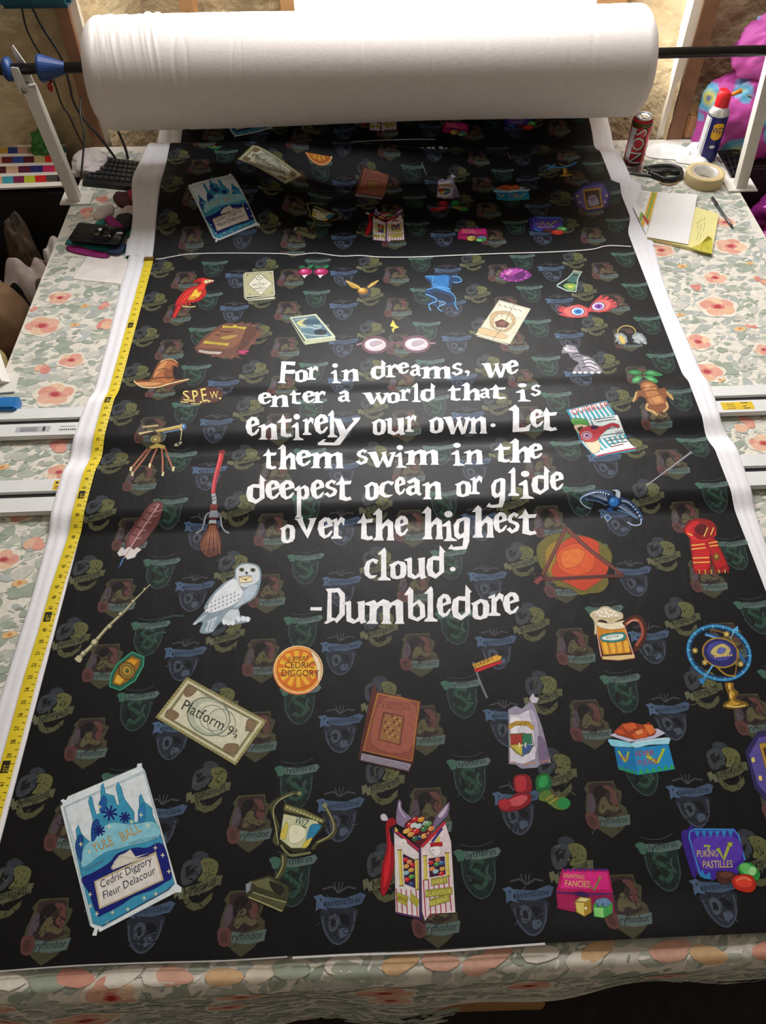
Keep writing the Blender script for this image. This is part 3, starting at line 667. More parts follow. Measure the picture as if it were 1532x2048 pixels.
# radishes, golden seed with wings, blue book, glasses, bolt
K(2)
for x in (228, 370):
    P('#2a6a3f', [(x - 60, 150), (x - 20, 140), (x + 5, 165), (x - 40, 168)], 1); P('#2f7a48', [(x + 10, 165), (x + 40, 135), (x + 72, 140), (x + 50, 165)], 1)
    P('#a31f58', [(x - 62, 200), (x - 40, 172), (x, 164), (x + 45, 172), (x + 64, 200), (x + 30, 228), (x, 236), (x - 35, 226)], 1); P('#d8417f', [(x - 45, 195), (x - 10, 174), (x + 30, 185), (x + 10, 205), (x - 25, 212)], 1); E('#f3a9c6', x - 18, 186, 14, 8)
    P('#e9dfe2', [(x - 30, 228), (x + 22, 222), (x - 8, 256)], 0)
P('#b8913c', '592 275 640 290 700 315 728 345 690 350 640 335', 1); S('#e6cb70', '598 280 660 310 720 342', 7); P('#b8913c', '890 272 840 290 800 315 788 345 820 335 860 310', 1); S('#ead584', '885 276 840 300 795 340', 7)
E('#b07a2e', 745, 370, 46, 30); E('#d9a94c', 738, 362, 30, 18); E('#f4dc9a', 730, 356, 12, 7); S('#7a5220', '705 380 745 392 785 380', 5)
P('#b9c3a0', '80 610 95 640 220 855 215 820'); P('#d3dab4', '215 822 495 790 505 815 225 855'); S('#7e8a70', '222 840 500 805', 4, 0)
P('#cfd8bd', '85 608 325 576 500 780 495 795 230 822'); P('#5d7f8e', '110 620 315 592 470 775 240 800'); P('#c9c88c', '150 650 240 620 200 660 250 690 180 690', 1); P('#39596e', '220 640 320 625 360 660 300 668 230 665', 1); S('#9fb6bd', '180 700 260 695 330 710 370 690 300 680', 16); E('#1d2b38', 365, 740, 60, 26); S('#c7d3c2', '190 750 300 770 430 770', 6); T('#e3e8da', 'LOCKHART', 130, 640, 250, 622, 14)
R_('#6d4a55', 858, 855, 110, 68, 26); E('#d8c8cf', 858, 855, 98, 57); E('#f0e7ea', 845, 845, 70, 40); P('#b9a6b3', '810 840 870 820 920 835 880 860 830 870', 1)
R_('#6d4a55', 1230, 850, 118, 68, 26); E('#d8c8cf', 1230, 850, 106, 57); E('#f0e7ea', 1220, 842, 76, 40); P('#b9a6b3', '1190 835 1250 815 1300 830 1260 858 1200 868', 1)
S('#6d4a55', '970 860 1035 838 1110 845', 18); S('#a8848f', '690 855 740 842', 14); S('#a8848f', '1345 840 1400 842', 13); S('#453038', '1385 830 1415 835 1412 862', 6); S('#453038', '715 870 750 910 830 940', 6)
P('#e5cf53', '1018 630 1046 680 1075 698 1032 712 1020 752 1006 712 1030 700 990 686', 0)
# blue winged horse
K(3)
P('#123a66', '130 235 200 225 300 215 380 225 440 235 468 290 430 300 390 290 370 330 375 390 400 440 405 480 440 545 415 550 385 490 360 505 330 495 290 465 240 460 250 520 300 555 265 550 215 500 175 495 195 545 165 550 170 505 130 480 190 470 185 430 135 400 140 355 200 335 170 290 145 270', 0)
P('#2a75b8', '140 240 230 232 330 228 360 250 340 330 370 380 300 370 230 345 190 330 210 290', 1); P('#0d2038', '200 390 280 390 360 420 390 460 340 470 260 440', 1)
S('#6fb7ea', '135 240 210 240 200 300 260 330 360 350', 6); S('#5fa8e0', '380 240 440 245 465 280 420 295 390 290', 8); S('#5fa8e0', '150 360 250 340 370 385 410 440 405 490 435 545', 7); S('#6fb7ea', '140 400 220 430 240 460 170 495 190 545', 7); S('#6fb7ea', '260 460 320 480 250 520 290 555', 7); S('#3f8bd0', '210 235 260 280 300 330', 6); S('#3f8bd0', '310 225 340 280 345 330', 6)
# pink puff
P('#7a2a7a', '800 232 835 190 890 165 950 160 1030 175 1098 225 1050 265 960 288 880 280 830 260', 1); P('#b64aa4', '815 225 870 180 940 170 1010 185 960 215 880 240 840 250', 1)
for a in range(0, 26):
    t = a / 26 * 6.28; x, y = 940 + 105 * math.cos(t), 225 + 48 * math.sin(t); S(['#d765bd', '#8f3a9a', '#e38cd0', '#6a2070'][a % 4], [(x, y), (x + 28 * math.cos(t), y + 17 * math.sin(t))], 12, 0, (1, .1))
P('#5d1c66', '960 215 1040 205 1010 250 950 262', 1); P('#e08cca', '880 190 930 180 900 215 860 225', 1); S('#2a0d2e', '840 238 860 230 880 240', 9)
# folded map
P('#cdc6ab', '590 775 640 770 885 850 880 858'); P('#ded7bf', '805 450 1088 530 900 850 590 765'); P('#e9e3cf', '815 462 1060 532 1000 620 780 560'); P('#d8b98c', '650 700 870 770 830 800 630 750', 1); P('#c9ab80', '760 560 900 560 950 650 860 740 740 700 720 620', 1); P('#e3d9bd', '775 590 880 580 920 650 850 720 760 690', 1)
P('#6d4236', '765 650 830 625 900 665 870 700 780 695'); P('#8a5a4a', '790 655 840 640 870 668 810 680'); S('#77705f', '945 485 900 560 840 690 745 810', 5, 0)
for k in range(5): S('#8f8770', [(800 + 45 * k, 490 + 12 * k), (830 + 45 * k, 510 + 12 * k)], 7, 0)
for a in range(12):
    t = a / 12 * 6.28; S('#a9a28a', [(830 + 85 * math.cos(t), 660 + 62 * math.sin(t)), (830 + 105 * math.cos(t), 660 + 78 * math.sin(t))], 9, 0)
for k in range(3): S('#a49c84', [(760 + 50 * k, 560 + 14 * k), (790 + 50 * k, 572 + 14 * k)], 5, 0)
# flask
K(4)
P('#6f8f86', '385 195 400 178 475 198 460 215 440 240 425 340 415 380 330 370 235 325 245 305 330 255 375 215', 0); P('#1a2624', '395 215 440 225 425 300 410 365 340 360 250 322 340 262 380 225', 0); P('#3f6a62', '365 222 440 232 425 300 330 285', 0); P('#7fae5e', '300 325 340 300 412 310 402 360 350 362', 1); P('#c8cf5a', '330 325 370 315 395 335 360 345', 1)
S('#c9ddd4', '240 320 340 255 385 205', 6, 0); S('#c9ddd4', '245 328 330 368 412 378 430 260 455 215', 7, 0); P('#9aa58c', '390 180 475 195 462 212 380 200')
# party spectacles
P('#c9464e', '232 540 280 535 235 510 300 525 260 500 330 515 380 500 440 490 500 510 530 525 560 480 590 450 640 405 660 410 640 445 690 415 715 425 690 450 740 440 750 455 720 470 775 465 785 480 740 495 790 495 780 515 740 525 690 555 620 565 560 555 530 560 520 600 470 610 380 612 330 605 300 595 245 580 300 570', 0)
P('#e5706a', '300 540 380 505 470 510 510 540 500 590 430 605 340 595', 1); P('#e5706a', '560 500 600 460 680 450 730 480 700 535 620 558 565 545', 1)
E('#3a2a58', 430, 555, 64, 40); E('#dfe6f3', 430, 555, 56, 34); E('#3f8fd6', 432, 556, 40, 25); E('#1a4f96', 434, 556, 18, 12); E('#3a2a58', 615, 508, 64, 40, -6); E('#e6dff0', 615, 508, 56, 34, -6); E('#9a5fb4', 617, 509, 40, 25); E('#4a2466', 618, 509, 18, 12)
# ear warmers
R_('#b59a5c', 870, 745, 82, 62, 11, n=30)
P('#16171a', '770 760 990 760 1000 850 760 850'); P('#8f9a9a', '755 765 780 750 830 748 870 780 880 830 850 855 800 850 790 820 760 840 775 800', 0); P('#c7ced0', '770 770 820 760 860 790 865 830 820 840 790 800', 0); P('#d9c06a', '800 770 840 785 860 835 830 845 805 810', 1)
P('#8f9a9a', '920 770 960 742 1010 755 1045 800 1055 850 1000 835 990 850 930 830 940 800 918 800', 0); P('#aab4b6', '940 775 980 755 1020 790 1030 830 980 820 950 810', 0)
for a, b in ((930, 790), (960, 820), (1000, 800), (1020, 835)): S('#d9dfe0', [(a, b), (a + 22, b + 14)], 8, 0)
# striped cat
P('#8d8792', '285 930 300 880 340 855 400 865 430 900 450 935 480 950 540 965 600 1020 640 1070 645 1105 560 1115 490 1110 390 1105 410 1050 440 1020 390 990 360 960 340 930', 1)
P('#c9c3cc', '305 895 345 868 400 885 430 915 380 920 340 920', 1); P('#d6d1da', '480 970 540 980 600 1040 620 1085 560 1080 500 1040', 1)
for t in ('380 945 430 930 450 940', '360 975 420 960 470 960', '470 1000 530 985 570 1000', '480 1030 540 1015 600 1045', '470 1060 540 1050 610 1080', '430 1050 450 1080 440 1100'): S('#44404a', t, 9)
for x in (400, 450, 500, 560, 620): E('#e3dfe6', x, 1105, 18, 11)
S('#e3dfe6', '300 880 330 890 320 910', 8); S('#55515a', '330 870 400 900 420 890', 7); S('#d6d1da', '325 858 350 878', 10); S('#55515a', '285 945 300 925', 5)
# leafy root
P('#2f7a44', '862 1115 920 1080 990 1085 1010 1115 940 1130 890 1110', 1); P('#4a9a5c', '890 1105 940 1090 990 1100 940 1115', 1); P('#2f7a44', '1020 1110 1080 1080 1150 1100 1198 1130 1120 1140 1050 1125', 1); P('#58a868', '1045 1105 1090 1092 1140 1120 1080 1120', 1); P('#3a8a50', '920 1165 960 1135 1010 1150 980 1190 930 1200', 1); P('#3a8a50', '1030 1140 1090 1135 1150 1175 1140 1200 1080 1185', 1); P('#6fb577', '1050 1150 1100 1155 1120 1180 1070 1170', 1); P('#6fb577', '930 1175 970 1150 990 1165 950 1185', 1)
P('#8a5230', '1000 1200 1040 1180 1090 1185 1140 1215 1160 1250 1215 1245 1250 1290 1290 1300 1270 1345 1225 1320 1240 1390 1210 1440 1170 1465 1110 1460 1060 1410 1040 1340 985 1320 960 1360 940 1345 960 1270 1000 1265 990 1230', 1)
P('#b87848', '1010 1205 1080 1195 1130 1225 1160 1290 1200 1330 1210 1380 1150 1400 1080 1390 1050 1320 1020 1260', 1); P('#d39a66', '1040 1215 1090 1215 1080 1250 1030 1250', 1); P('#cf9058', '1090 1310 1170 1320 1190 1370 1120 1380', 1)
for t in ('1010 1245 1080 1235 1140 1230', '1020 1280 1090 1265 1160 1265', '1050 1330 1100 1325 1180 1300', '1080 1395 1140 1400 1200 1390'): S('#6a3a1e', t, 7)
S('#c9a468', '1060 1385 1050 1430 1110 1460 1150 1490', 22); S('#c9a468', '1225 1370 1240 1420 1200 1460', 20); S('#c9a468', '960 1280 945 1330 930 1370', 18); S('#b8a468', '1230 1280 1260 1310 1290 1350', 18)
S('#9a7a50', '1120 1495 1150 1470 1180 1490 1220 1500 1235 1470', 9)
# telescope
K(5)
P('#c7a650', '452 185 690 130 700 160 470 205'); P('#e8d79a', '455 182 690 132 692 142 460 192'); P('#6a8fb0', '520 200 690 168 700 178 525 212'); E('#c9b070', 690, 155, 14, 32, 10); E('#3f6a98', 712, 152, 22, 28, 10); E('#a8cbe6', 706, 146, 8, 10)
P('#b7a372', '330 145 480 130 482 150 335 165'); P('#d8c894', '300 205 420 185 450 190 310 225'); P('#7a6a48', '470 200 500 195 520 290 460 300'); E('#c2ae6c', 455, 265, 42, 34); R_('#5d5434', 455, 265, 28, 22, 7); E('#d9cc94', 450, 262, 10, 8)
P('#c9ae62', '400 330 470 300 540 320 550 360 480 340 410 355')
for t in ('385 350 300 450 240 525', '415 345 350 440 250 570', '470 345 430 430 402 510', '510 345 520 450 518 560', '540 340 575 440 610 525'): S('#7d4a38', t, 20); S('#b2745a', t, 8)
for x, y in ((232, 535), (245, 580), (402, 505), (520, 580), (614, 535)): S('#d9cf9a', [(x + 6, y - 22), (x - 2, y + 16)], 20, 0)
for k in range(8): E('#d9d0a8', 692 - k * 1.5, 185 + k * 12, 5, 6)
P('#b9b294', '630 305 690 280 695 300 650 330 620 325'); E('#23252a', 660, 305, 12, 9)
# quill
P('#6d3f3e', '190 1180 230 1080 300 990 370 890 430 835 490 820 525 850 510 930 470 1040 400 1130 340 1210 270 1250 205 1260 185 1220', 1); P('#8f5a58', '220 1160 290 1040 380 920 440 850 490 840 470 910 380 1040 280 1170 225 1230', 1)
for a, b in ((240, 1120), (280, 1050), (330, 980), (380, 920), (430, 870)): S('#54302f', [(a, b), (a + 60, b + 22)], 12, 0); S('#b58684', [(a + 20, b + 50), (a + 90, b + 30)], 8, 0)
P('#dcd5d2', '110 1290 150 1235 180 1260 215 1230 260 1260 290 1235 330 1260 290 1290 270 1330 230 1340 200 1350 180 1310 130 1320', 0); S('#c9a8a4', '490 850 370 1020 250 1210 170 1340', 9); S('#2a4a7a', '165 1335 145 1390 115 1430', 22, 1, (1, .3)); S('#6f9ac9', '160 1350 135 1400', 6)
# broom
S('#a82a34', '1055 370 1040 450 1010 560 985 660 975 760', 40, 1, (1.2, .9)); S('#e0555a', '1045 380 1025 470 1000 560 980 660 968 745', 16); E('#8a2028', 1058, 378, 26, 20)
S('#a9adb5', '975 755 985 800 985 850', 38); S('#50545c', '960 790 1010 770', 8, 0); S('#50545c', '962 820 1012 800', 8, 0); P('#7a2f28', '950 850 1015 850 1010 905 945 905'); P('#9a9ea8', '950 905 1015 905 1025 970 935 970'); P('#c3c7cf', '940 990 1002 990 1002 1030 932 1030'); P('#6a2a2a', '940 970 1015 970 1000 990 940 990')
S('#8d9199', '940 925 905 960 890 1030 870 1080 820 1110', 16); S('#8d9199', '1015 925 1040 960 1050 1040 1080 1090 1120 1110', 16); S('#d5d8de', '910 955 892 1030', 5); S('#d5d8de', '1045 975 1055 1050', 5)
P('#5d3328', '935 1030 1005 1030 1030 1110 1050 1200 1030 1290 980 1320 930 1330 880 1290 850 1220 880 1130 915 1080', 1)
for k in range(16):
    a = (k - 7.5) / 8; S(['#8a5238', '#a8684a', '#3f2018', '#b9785a'][k % 4], [(968 + a * 20, 1040), (960 + a * 62, 1150), (950 + a * 95, 1230 + (k * 37) % 80)], 8, 1, (1, .5))
# striped magazine
K(6)
P('#2f9dbb', '370 180 735 95 1000 530 1000 545 640 612 600 580'); P('#e6f0ef', '395 182 725 105 985 515 640 590 600 570')
for k in range(9):
    a = 425 + k * 36; y = 205 - k * 9; P('#46afc4', [(a, y), (a + 17, y - 4), (a + 17 + 195, y + 370 - k * 8), (a + 195, y + 374 - k * 8)])
P('#e9f2ee', '590 270 830 225 900 400 700 440'); T('#c72f3a', 'QUIBBLER', 425, 225, 765, 150, 52, shear=-.15)
P('#5da04e', '412 262 530 262 580 318 470 325 440 320', 1); P('#e8cfb0', '440 325 560 320 640 400 680 520 640 570 600 565 520 440', 1); P('#5d4a3a', '470 350 520 330 500 380', 1)
P('#c2414a', '500 360 600 320 690 330 780 300 845 315 840 345 780 330 690 400 640 460 560 470 500 440', 1); E('#e7b9c4', 555, 410, 50, 38); R_('#7a3a6a', 555, 410, 38, 28, 8); E('#7a4a8a', 558, 412, 18, 14); P('#3f2c58', '600 330 660 325 640 350 600 350', 1)
for k, (x, y, w) in enumerate(((620, 270, 190), (640, 290, 180), (720, 360, 110), (700, 410, 190), (735, 460, 180), (760, 490, 160), (770, 515, 120))): S(['#3a4a58', '#3a4a58', '#2f6a7a', '#2f7a86', '#7a5a4a', '#4a5a52', '#8a4a4a'][k], [(x, y), (x + w / 2, y - 14), (x + w, y - 26)], 8, 0)
T('#53305a', '3D', 820, 410, 885, 392, 34); S('#b73042', '640 600 1000 525', 14, 0); S('#cfe6ea', '640 592 1000 517', 4, 0)
# thin wand, tiara
S('#6f6a72', '1090 865 1290 720 1500 560', 15, 0, (.6, 1.3)); S('#c9c4cc', '1095 860 1290 715 1495 562', 5, 0); E('#8d8890', 1492, 566, 12)
S('#2f4a70', '500 990 560 940 650 915 750 925 790 960', 34); S('#2f4a70', '850 980 950 1020 1020 1100 1050 1180', 40); P('#1a2d4a', '560 970 700 930 770 960 760 1010 680 1010 600 985', 1); P('#1a2d4a', '830 1000 930 1030 1010 1110 1030 1180 940 1130 850 1070', 1)
S('#a8bcd6', '590 1070 530 1040 498 990 540 950 640 920', 11); S('#a8bcd6', '1045 1160 1040 1210 980 1220 920 1190', 11); S('#5f84b0', '540 985 640 1000 740 1040', 9); S('#5f84b0', '830 1080 920 1110 1010 1160', 9)
for k in range(9): E('#cfdcec', 560 + k * 24, 945 - 24 * math.sin(k / 8 * 3.0), 8, 7); E('#cfdcec', 880 + k * 19, 1000 + k * k * 2.1, 8, 8)
for k in range(6): S('#93a9c6', [(740, 1000), (590 + k * 26, 945 - k * 3)], 5, 0); S('#93a9c6', [(840, 1050), (900 + k * 24, 1030 + k * 24)], 5, 0)
E('#16335f', 800, 1010, 58, 54); E('#2f7fd6', 800, 1008, 44, 42); E('#6fb4f2', 788, 996, 16, 14); E('#1f4f8e', 765, 1080, 28, 22); P('#27508a', '715 1145 745 1120 775 1150 745 1185'); S('#d9e2ee', '715 1145 745 1120 775 1150 745 1185 715 1145', 6, 0); P('#b9c4d4', '785 905 830 900 858 925 850 975 815 955 820 920', 1); S('#d9e2ee', '855 925 845 975', 6)
# orange splash with triangle
K(8)
P('#6d6427', '110 290 160 225 240 190 330 190 420 205 520 240 600 300 610 380 570 440 590 520 540 580 460 590 400 600 340 560 250 540 190 480 130 400', 1); P('#9a7a24', '180 280 260 240 300 300 240 420 220 480 170 400', 1); P('#c4411e', '250 290 330 220 430 210 520 250 530 330 590 400 560 480 480 540 420 570 330 530 230 480 210 430 240 370', 1); P('#d9541f', '260 310 350 260 450 280 500 360 470 440 380 470 280 440 245 370', 1); P('#e2702a', '270 330 350 290 430 310 400 390 300 420', 1)
S('#5a2a26', '305 150 240 290 150 470', 26, 0); S('#5a2a26', '305 150 440 280 680 465', 26, 0); S('#5a2a26', '95 495 300 490 690 470', 24, 0); S('#8a4a40', '300 160 240 290 150 460', 7, 0); S('#8a4a40', '315 160 450 290 670 455', 7, 0); P('#8a3f3c', '90 510 140 470 150 495 115 535')
# scarf
P('#8f1519', '1085 165 1130 105 1200 90 1280 110 1310 165 1290 210 1320 260 1385 400 1385 435 1300 440 1250 270 1270 440 1170 455 1150 400 1130 250 1120 200', 1); P('#c81f22', '1100 160 1150 110 1200 110 1170 150 1160 200 1180 240 1250 250 1260 420 1165 430 1150 330 1135 220', 1); P('#b5191e', '1240 250 1300 230 1330 300 1375 395 1310 420 1280 340', 1); P('#5d0c10', '1165 150 1220 130 1250 165 1225 195 1185 190', 1); P('#d8282a', '1100 170 1140 130 1150 190 1200 230 1280 215 1300 170 1305 200 1250 240 1180 245 1120 210', 1)
for t in ('1140 270 1230 260', '1142 295 1235 285', '1150 355 1260 350', '1152 385 1265 380', '1255 255 1315 245', '1262 275 1322 268', '1225 210 1250 150', '1270 200 1290 150', '1115 190 1150 205'): S('#e6b85a', t, 8, 0)
E('#6a4a20', 1308, 345, 22, 26); E('#b58a3a', 1308, 342, 12, 14)
for k in range(11): S(['#a81a1e', '#c9a04a'][k % 2], [(1172 + k * 20 + (10 if k > 5 else 0), 430), (1176 + k * 20 + (12 if k > 5 else 0), 462 - (k > 5) * 8)], 8, 0)
# beer mug
P('#4a1f14', '490 770 690 750 705 830 730 950 770 1000 765 1030 660 1045 540 1035 535 990 520 880', 0); P('#d98a1e', '505 800 685 770 740 985 555 1000', 0)
for k in range(4): P('#f2b43c', [(548 + k * 47, 920 - k * 3), (578 + k * 47, 916 - k * 3), (592 + k * 46, 985 - k * 4), (562 + k * 46, 990 - k * 4)], 1)
P('#e9c98a', '545 1010 760 995 765 1020 660 1035 550 1028', 0); S('#e8b0a0', '505 800 540 1010', 7, 0); S('#e8b0a0', '690 790 755 1000', 7, 0)
P('#d9c9a4', '465 735 490 705 520 700 540 680 580 675 610 690 640 705 680 720 685 755 640 775 600 810 590 820 575 775 520 770 510 850 495 860 495 780', 1); P('#f4ecd6', '490 720 540 690 590 685 650 715 670 745 600 755 520 745', 1); P('#efe3c4', '510 780 600 790 700 770 700 815 610 830 530 815', 1)
for x, y in ((500, 740), (545, 715), (600, 705), (640, 735), (565, 745), (610, 760)): R_('#b59a66', x, y, 17, 14, 4)
S('#4a1f14', '690 800 740 760 790 755 825 810 825 880 780 950 750 970', 36); S('#a8523a', '700 800 745 768 785 768 812 815 812 875 770 940', 18); S('#e8b8a4', '712 792 750 770 785 775', 7)
P('#2f8a86', '540 870 600 855 690 850 700 895 620 915 545 905', 1); P('#e6efe8', '550 880 620 862 685 862 680 888 620 903 555 897', 1); T('#2a4a4a', 'BUTTER', 575, 893, 660, 880, 16)
# armillary globe
R_('#123f6a', 1325, 985, 208, 170, 36, 22, n=44); R_('#3f93c4', 1325, 985, 212, 174, 16, 22, n=44)
for k in range(18):
    t = k / 18 * 6.28; x, y = 208 * math.cos(t), 170 * math.sin(t); c, s = math.cos(.384), math.sin(.384); S('#9ad3f0', [(1325 + (x * c - y * s) * .94, 985 + (x * s + y * c) * .94), (1325 + (x * c - y * s) * 1.05, 985 + (x * s + y * c) * 1.05)], 4, 0)
S('#2a5f96', '1230 860 1330 890 1430 960 1500 1050', 22); S('#9ac9ea', '1235 865 1330 898 1430 970', 6); E('#2a2a6a', 1335, 985, 120, 96, 15); R_('#a8842f', 1335, 985, 120, 96, 10, 15); E('#4a4a9a', 1330, 975, 84, 64, 10); P('#c9b870', '1290 950 1350 925 1400 960 1380 1000 1320 1010 1270 990', 1); P('#6a6ab4', '1330 950 1370 960 1350 990 1310 985', 1)
for k in range(7): E('#d8b85a', 1300 + k * 18, 1012 - k * 2, 7, 6)
S('#8a6a2a', '1270 830 1370 860 1440 950 1440 1080 1430 1140', 8); S('#a8842f', '1310 1080 1370 1130 1430 1140', 10)
for x, y in ((1165, 970), (1230, 1050), (1375, 860), (1470, 1060)):
    for a in range(4): S('#e3c66a', [(x - 20 * math.cos(a * .785), y - 20 * math.sin(a * .785)), (x + 20 * math.cos(a * .785), y + 20 * math.sin(a * .785))], 5, 0)
S('#5fa8d8', '1285 1065 1230 1150 1200 1185', 12, 0); P('#2f7fbc', '1185 1160 1240 1150 1225 1185 1215 1200', 0); P('#5fb0e0', '1410 835 1450 805 1455 845', 0); S('#9ac9ea', '1400 890 1425 845', 6, 0)
P('#7a5a1c', '1365 1185 1420 1185 1425 1220 1455 1250 1440 1290 1500 1310 1525 1335 1470 1355 1400 1358 1350 1345 1365 1315 1390 1300 1380 1250 1370 1225', 1); P('#c79a34', '1380 1190 1408 1190 1410 1230 1430 1255 1420 1300 1470 1325 1400 1340 1375 1330 1405 1300 1395 1240', 1); S('#f0d27a', '1370 1335 1430 1345 1500 1335', 8); S('#f0d27a', '1392 1200 1392 1225', 8); S('#f0d27a', '1400 1250 1402 1290', 8)
# owl
K(7)
P('#8fa3b0', '980 498 1060 410 1060 380 1110 300 1190 220 1260 180 1265 130 1300 95 1360 86 1420 105 1440 150 1435 220 1410 300 1370 340 1300 380 1290 430 1365 450 1360 475 1310 490 1220 500 1170 480 1110 550 1030 550 1050 480', 1)
P('#d9dfe4', '1270 175 1280 120 1330 95 1400 105 1430 150 1420 210 1340 250 1290 230', 1); P('#e6eaee', '1165 260 1260 190 1310 260 1330 290 1280 350 1180 400 1090 420 1070 400 1120 310', 1); P('#bccbd8', '1340 255 1415 230 1390 310 1320 360 1250 390 1300 330', 1); P('#dde4ea', '985 495 1070 430 1090 425 1000 500', 0); P('#c9d4dc', '1060 545 1080 470 1150 440 1120 545', 0)
for k in range(26):
    x = 1085 + (k % 9) * 26; y = 395 - (k % 9) * 11 - (k // 9) * 26 + 14; S('#4a5666', [(x, y), (x - 8, y + 12)], 7, 0, (1, .4))
for a, b in ((1070, 480), (1095, 475), (1120, 470)): S('#7d92a4', [(a + 14, b), (a - 10, b + 66)], 6, 0)
E('#6a6348', 1310, 132, 18, 14); E('#14120e', 1310, 132, 9, 8); E('#6a6348', 1385, 134, 18, 14); E('#14120e', 1385, 134, 9, 8); P('#2f3238', '1332 145 1354 145 1343 172'); P('#efe0b6', '1290 178 1372 172 1384 212 1298 220'); S('#8a7a4a', '1290 178 1338 200 1372 172', 5, 0); S('#6a5f3c', '1290 178 1372 172 1384 212 1298 220 1290 178', 4, 0); E('#7a2420', 1337, 198, 7, 6)
P('#cfd9e0', '1175 470 1230 400 1290 400 1290 460 1220 480', 1)
for x, y in ((1195, 480), (1222, 485), (1250, 484), (1290, 462), (1320, 458), (1350, 462)): E('#e6ecf0', x, y, 15, 19)
# bone wand
S('#6f6a4e', '220 725 300 650 420 510 520 420 610 320 702 228', 24, 0, (1.3, .3)); S('#c6c09a', '222 722 300 645 420 508 520 416 610 318 700 230', 12, 0, (1.4, .3))
for x, y, r in ((255, 690, 22), (330, 615, 28), (430, 508, 20), (505, 428, 18), (588, 342, 13), (665, 262, 11)): E('#7d775a', x, y, r, r * .8, -42); E('#cfc9a6', x - 2, y - 3, r * .65, r * .5, -42)
P('#c6c09a', '195 725 220 700 250 725 235 752 215 745')
# octagonal locket on a chain
for k in range(30):
    t = k / 30; x = 650 + 270 * t if k < 18 else 920 - 190 * (t - .6) / .4; y = 620 - 130 * t - 20 * math.sin(t * 6) if k < 18 else 440 - 20 * math.sin((t - .6) * 8) + (t - .6) * 130; E('#33514a', x, y, 9, 5, k * 60)
P('#1f5f4a', '580 680 660 715 655 770 600 870 500 935 430 910 440 830 480 760', 0); S('#3f9a78', '580 680 660 715 655 770 600 870 500 935 430 910 440 830 480 760 580 680', 9, 0); P('#9a6a1c', '580 705 635 730 630 770 580 855 500 905 450 890 462 830 495 770', 0); P('#d99a2c', '575 720 620 740 570 800 500 800 500 775', 0); P('#e3b23c', '460 880 480 830 540 850 500 895', 0); E('#6a4a18', 545, 805, 58, 62, -30); E('#b5862c', 545, 805, 46, 50, -30); R_('#3f5a3a', 545, 805, 34, 38, 8, -30); E('#3f5a3a', 548, 805, 12, 14)
# bank note
P('#a8a06a', '945 845 1478 1138 1270 1435 735 1115'); P('#d6d0ac', '950 866 1452 1142 1266 1412 762 1112'); P('#8d855c', '955 890 1425 1148 1258 1385 795 1110'); P('#ddd8bd', '962 905 1405 1150 1255 1368 815 1108')
for k in range(26):
    t = k / 25
    for (ax, ay, bx, by) in ((950, 858, 1465, 1140), (750, 1116, 1268, 1424)): S('#6a6440', [(ax + (bx - ax) * t - 5, ay + (by - ay) * t - 5), (ax + (bx - ax) * t + 5, ay + (by - ay) * t + 5)], 5, 0)
for k in range(14):
    t = k / 13
    for (ax, ay, bx, by) in ((945, 858, 748, 1108), (1464, 1146, 1274, 1420)): S('#6a6440', [(ax + (bx - ax) * t - 5, ay + (by - ay) * t), (ax + (bx - ax) * t + 5, ay + (by - ay) * t)], 5, 0)
for t_ in ('925 955 960 905 1010 930 990 960 950 980', '800 1100 830 1060 890 1090 880 1120 840 1135', '1335 1200 1350 1130 1400 1150 1385 1210 1350 1205', '1185 1330 1215 1290 1290 1300 1260 1360 1220 1350'): P('#8a7458', t_, 1)
E('#b9bda6', 1090, 1110, 150, 130, 25); E('#d9d7c0', 1110, 1115, 118, 100, 25); R_('#7f8a78', 1090, 1110, 145, 122, 8, 25); R_('#8a9484', 1120, 1120, 92, 84, 6, 25); R_('#8a9484', 1175, 1150, 95, 90, 6, 25)
T('#3a3c30', 'Platform', 905, 1060, 1175, 1205, 78); T('#3a3c30', '9', 1205, 1222, 1238, 1238, 66); T('#3a3c30', '3', 1252, 1210, 1270, 1222, 30); T('#3a3c30', '4', 1250, 1250, 1268, 1262, 30); S('#3a3c30', '1248 1222 1280 1234', 5, 0); T('#7a745a', 'London to Hogwarts', 1040, 960, 1290, 1085, 20)
# invitation
K(9)
P('#e9f2f4', '165 460 185 430 165 410 185 395 210 405 225 375 780 140 785 112 820 105 825 140 845 165 1105 1080 1145 1110 1140 1150 1095 1150 480 1470 470 1440 455 1500 420 1495 440 1440 405 1420', 0)
P('#c9dfe6', '190 460 840 165 1085 1075 1040 1130 500 1430 405 1390', 0); P('#e6eef2', '200 465 835 185 985 700 345 960', 0)
P('#3f9cc0', '330 1000 285 790 300 740 290 640 310 600 325 650 345 690 400 740 430 740 412 690 420 600 430 570 390 420 400 370 420 380 430 430 455 520 485 510 470 440 490 400 490 290 510 265 530 350 600 370 620 440 640 440 612 300 630 255 655 300 680 390 715 440 760 500 760 580 790 580 800 470 800 370 815 355 845 420 905 470 910 530 945 600 975 690 1085 1075 1030 1120 500 1420 430 1400', 0)
P('#8fd0e2', '440 700 560 590 740 600 920 580 960 700 700 780 520 830 340 950 350 800', 1); P('#1c4f96', '285 790 310 690 350 700 340 820 330 900', 1); P('#1c4f96', '412 690 425 590 470 560 480 640 430 740', 1); P('#1c5fa6', '480 430 510 370 540 400 520 500 490 500', 1); P('#2f7fb8', '795 480 840 430 850 560 800 580', 1)
P('#16207a', '335 1040 430 990 560 910 600 860 640 830 760 790 860 790 990 760 1060 1010 1020 1060 900 1130 760 1180 640 1260 500 1330 470 1340 430 1250 390 1140', 1)
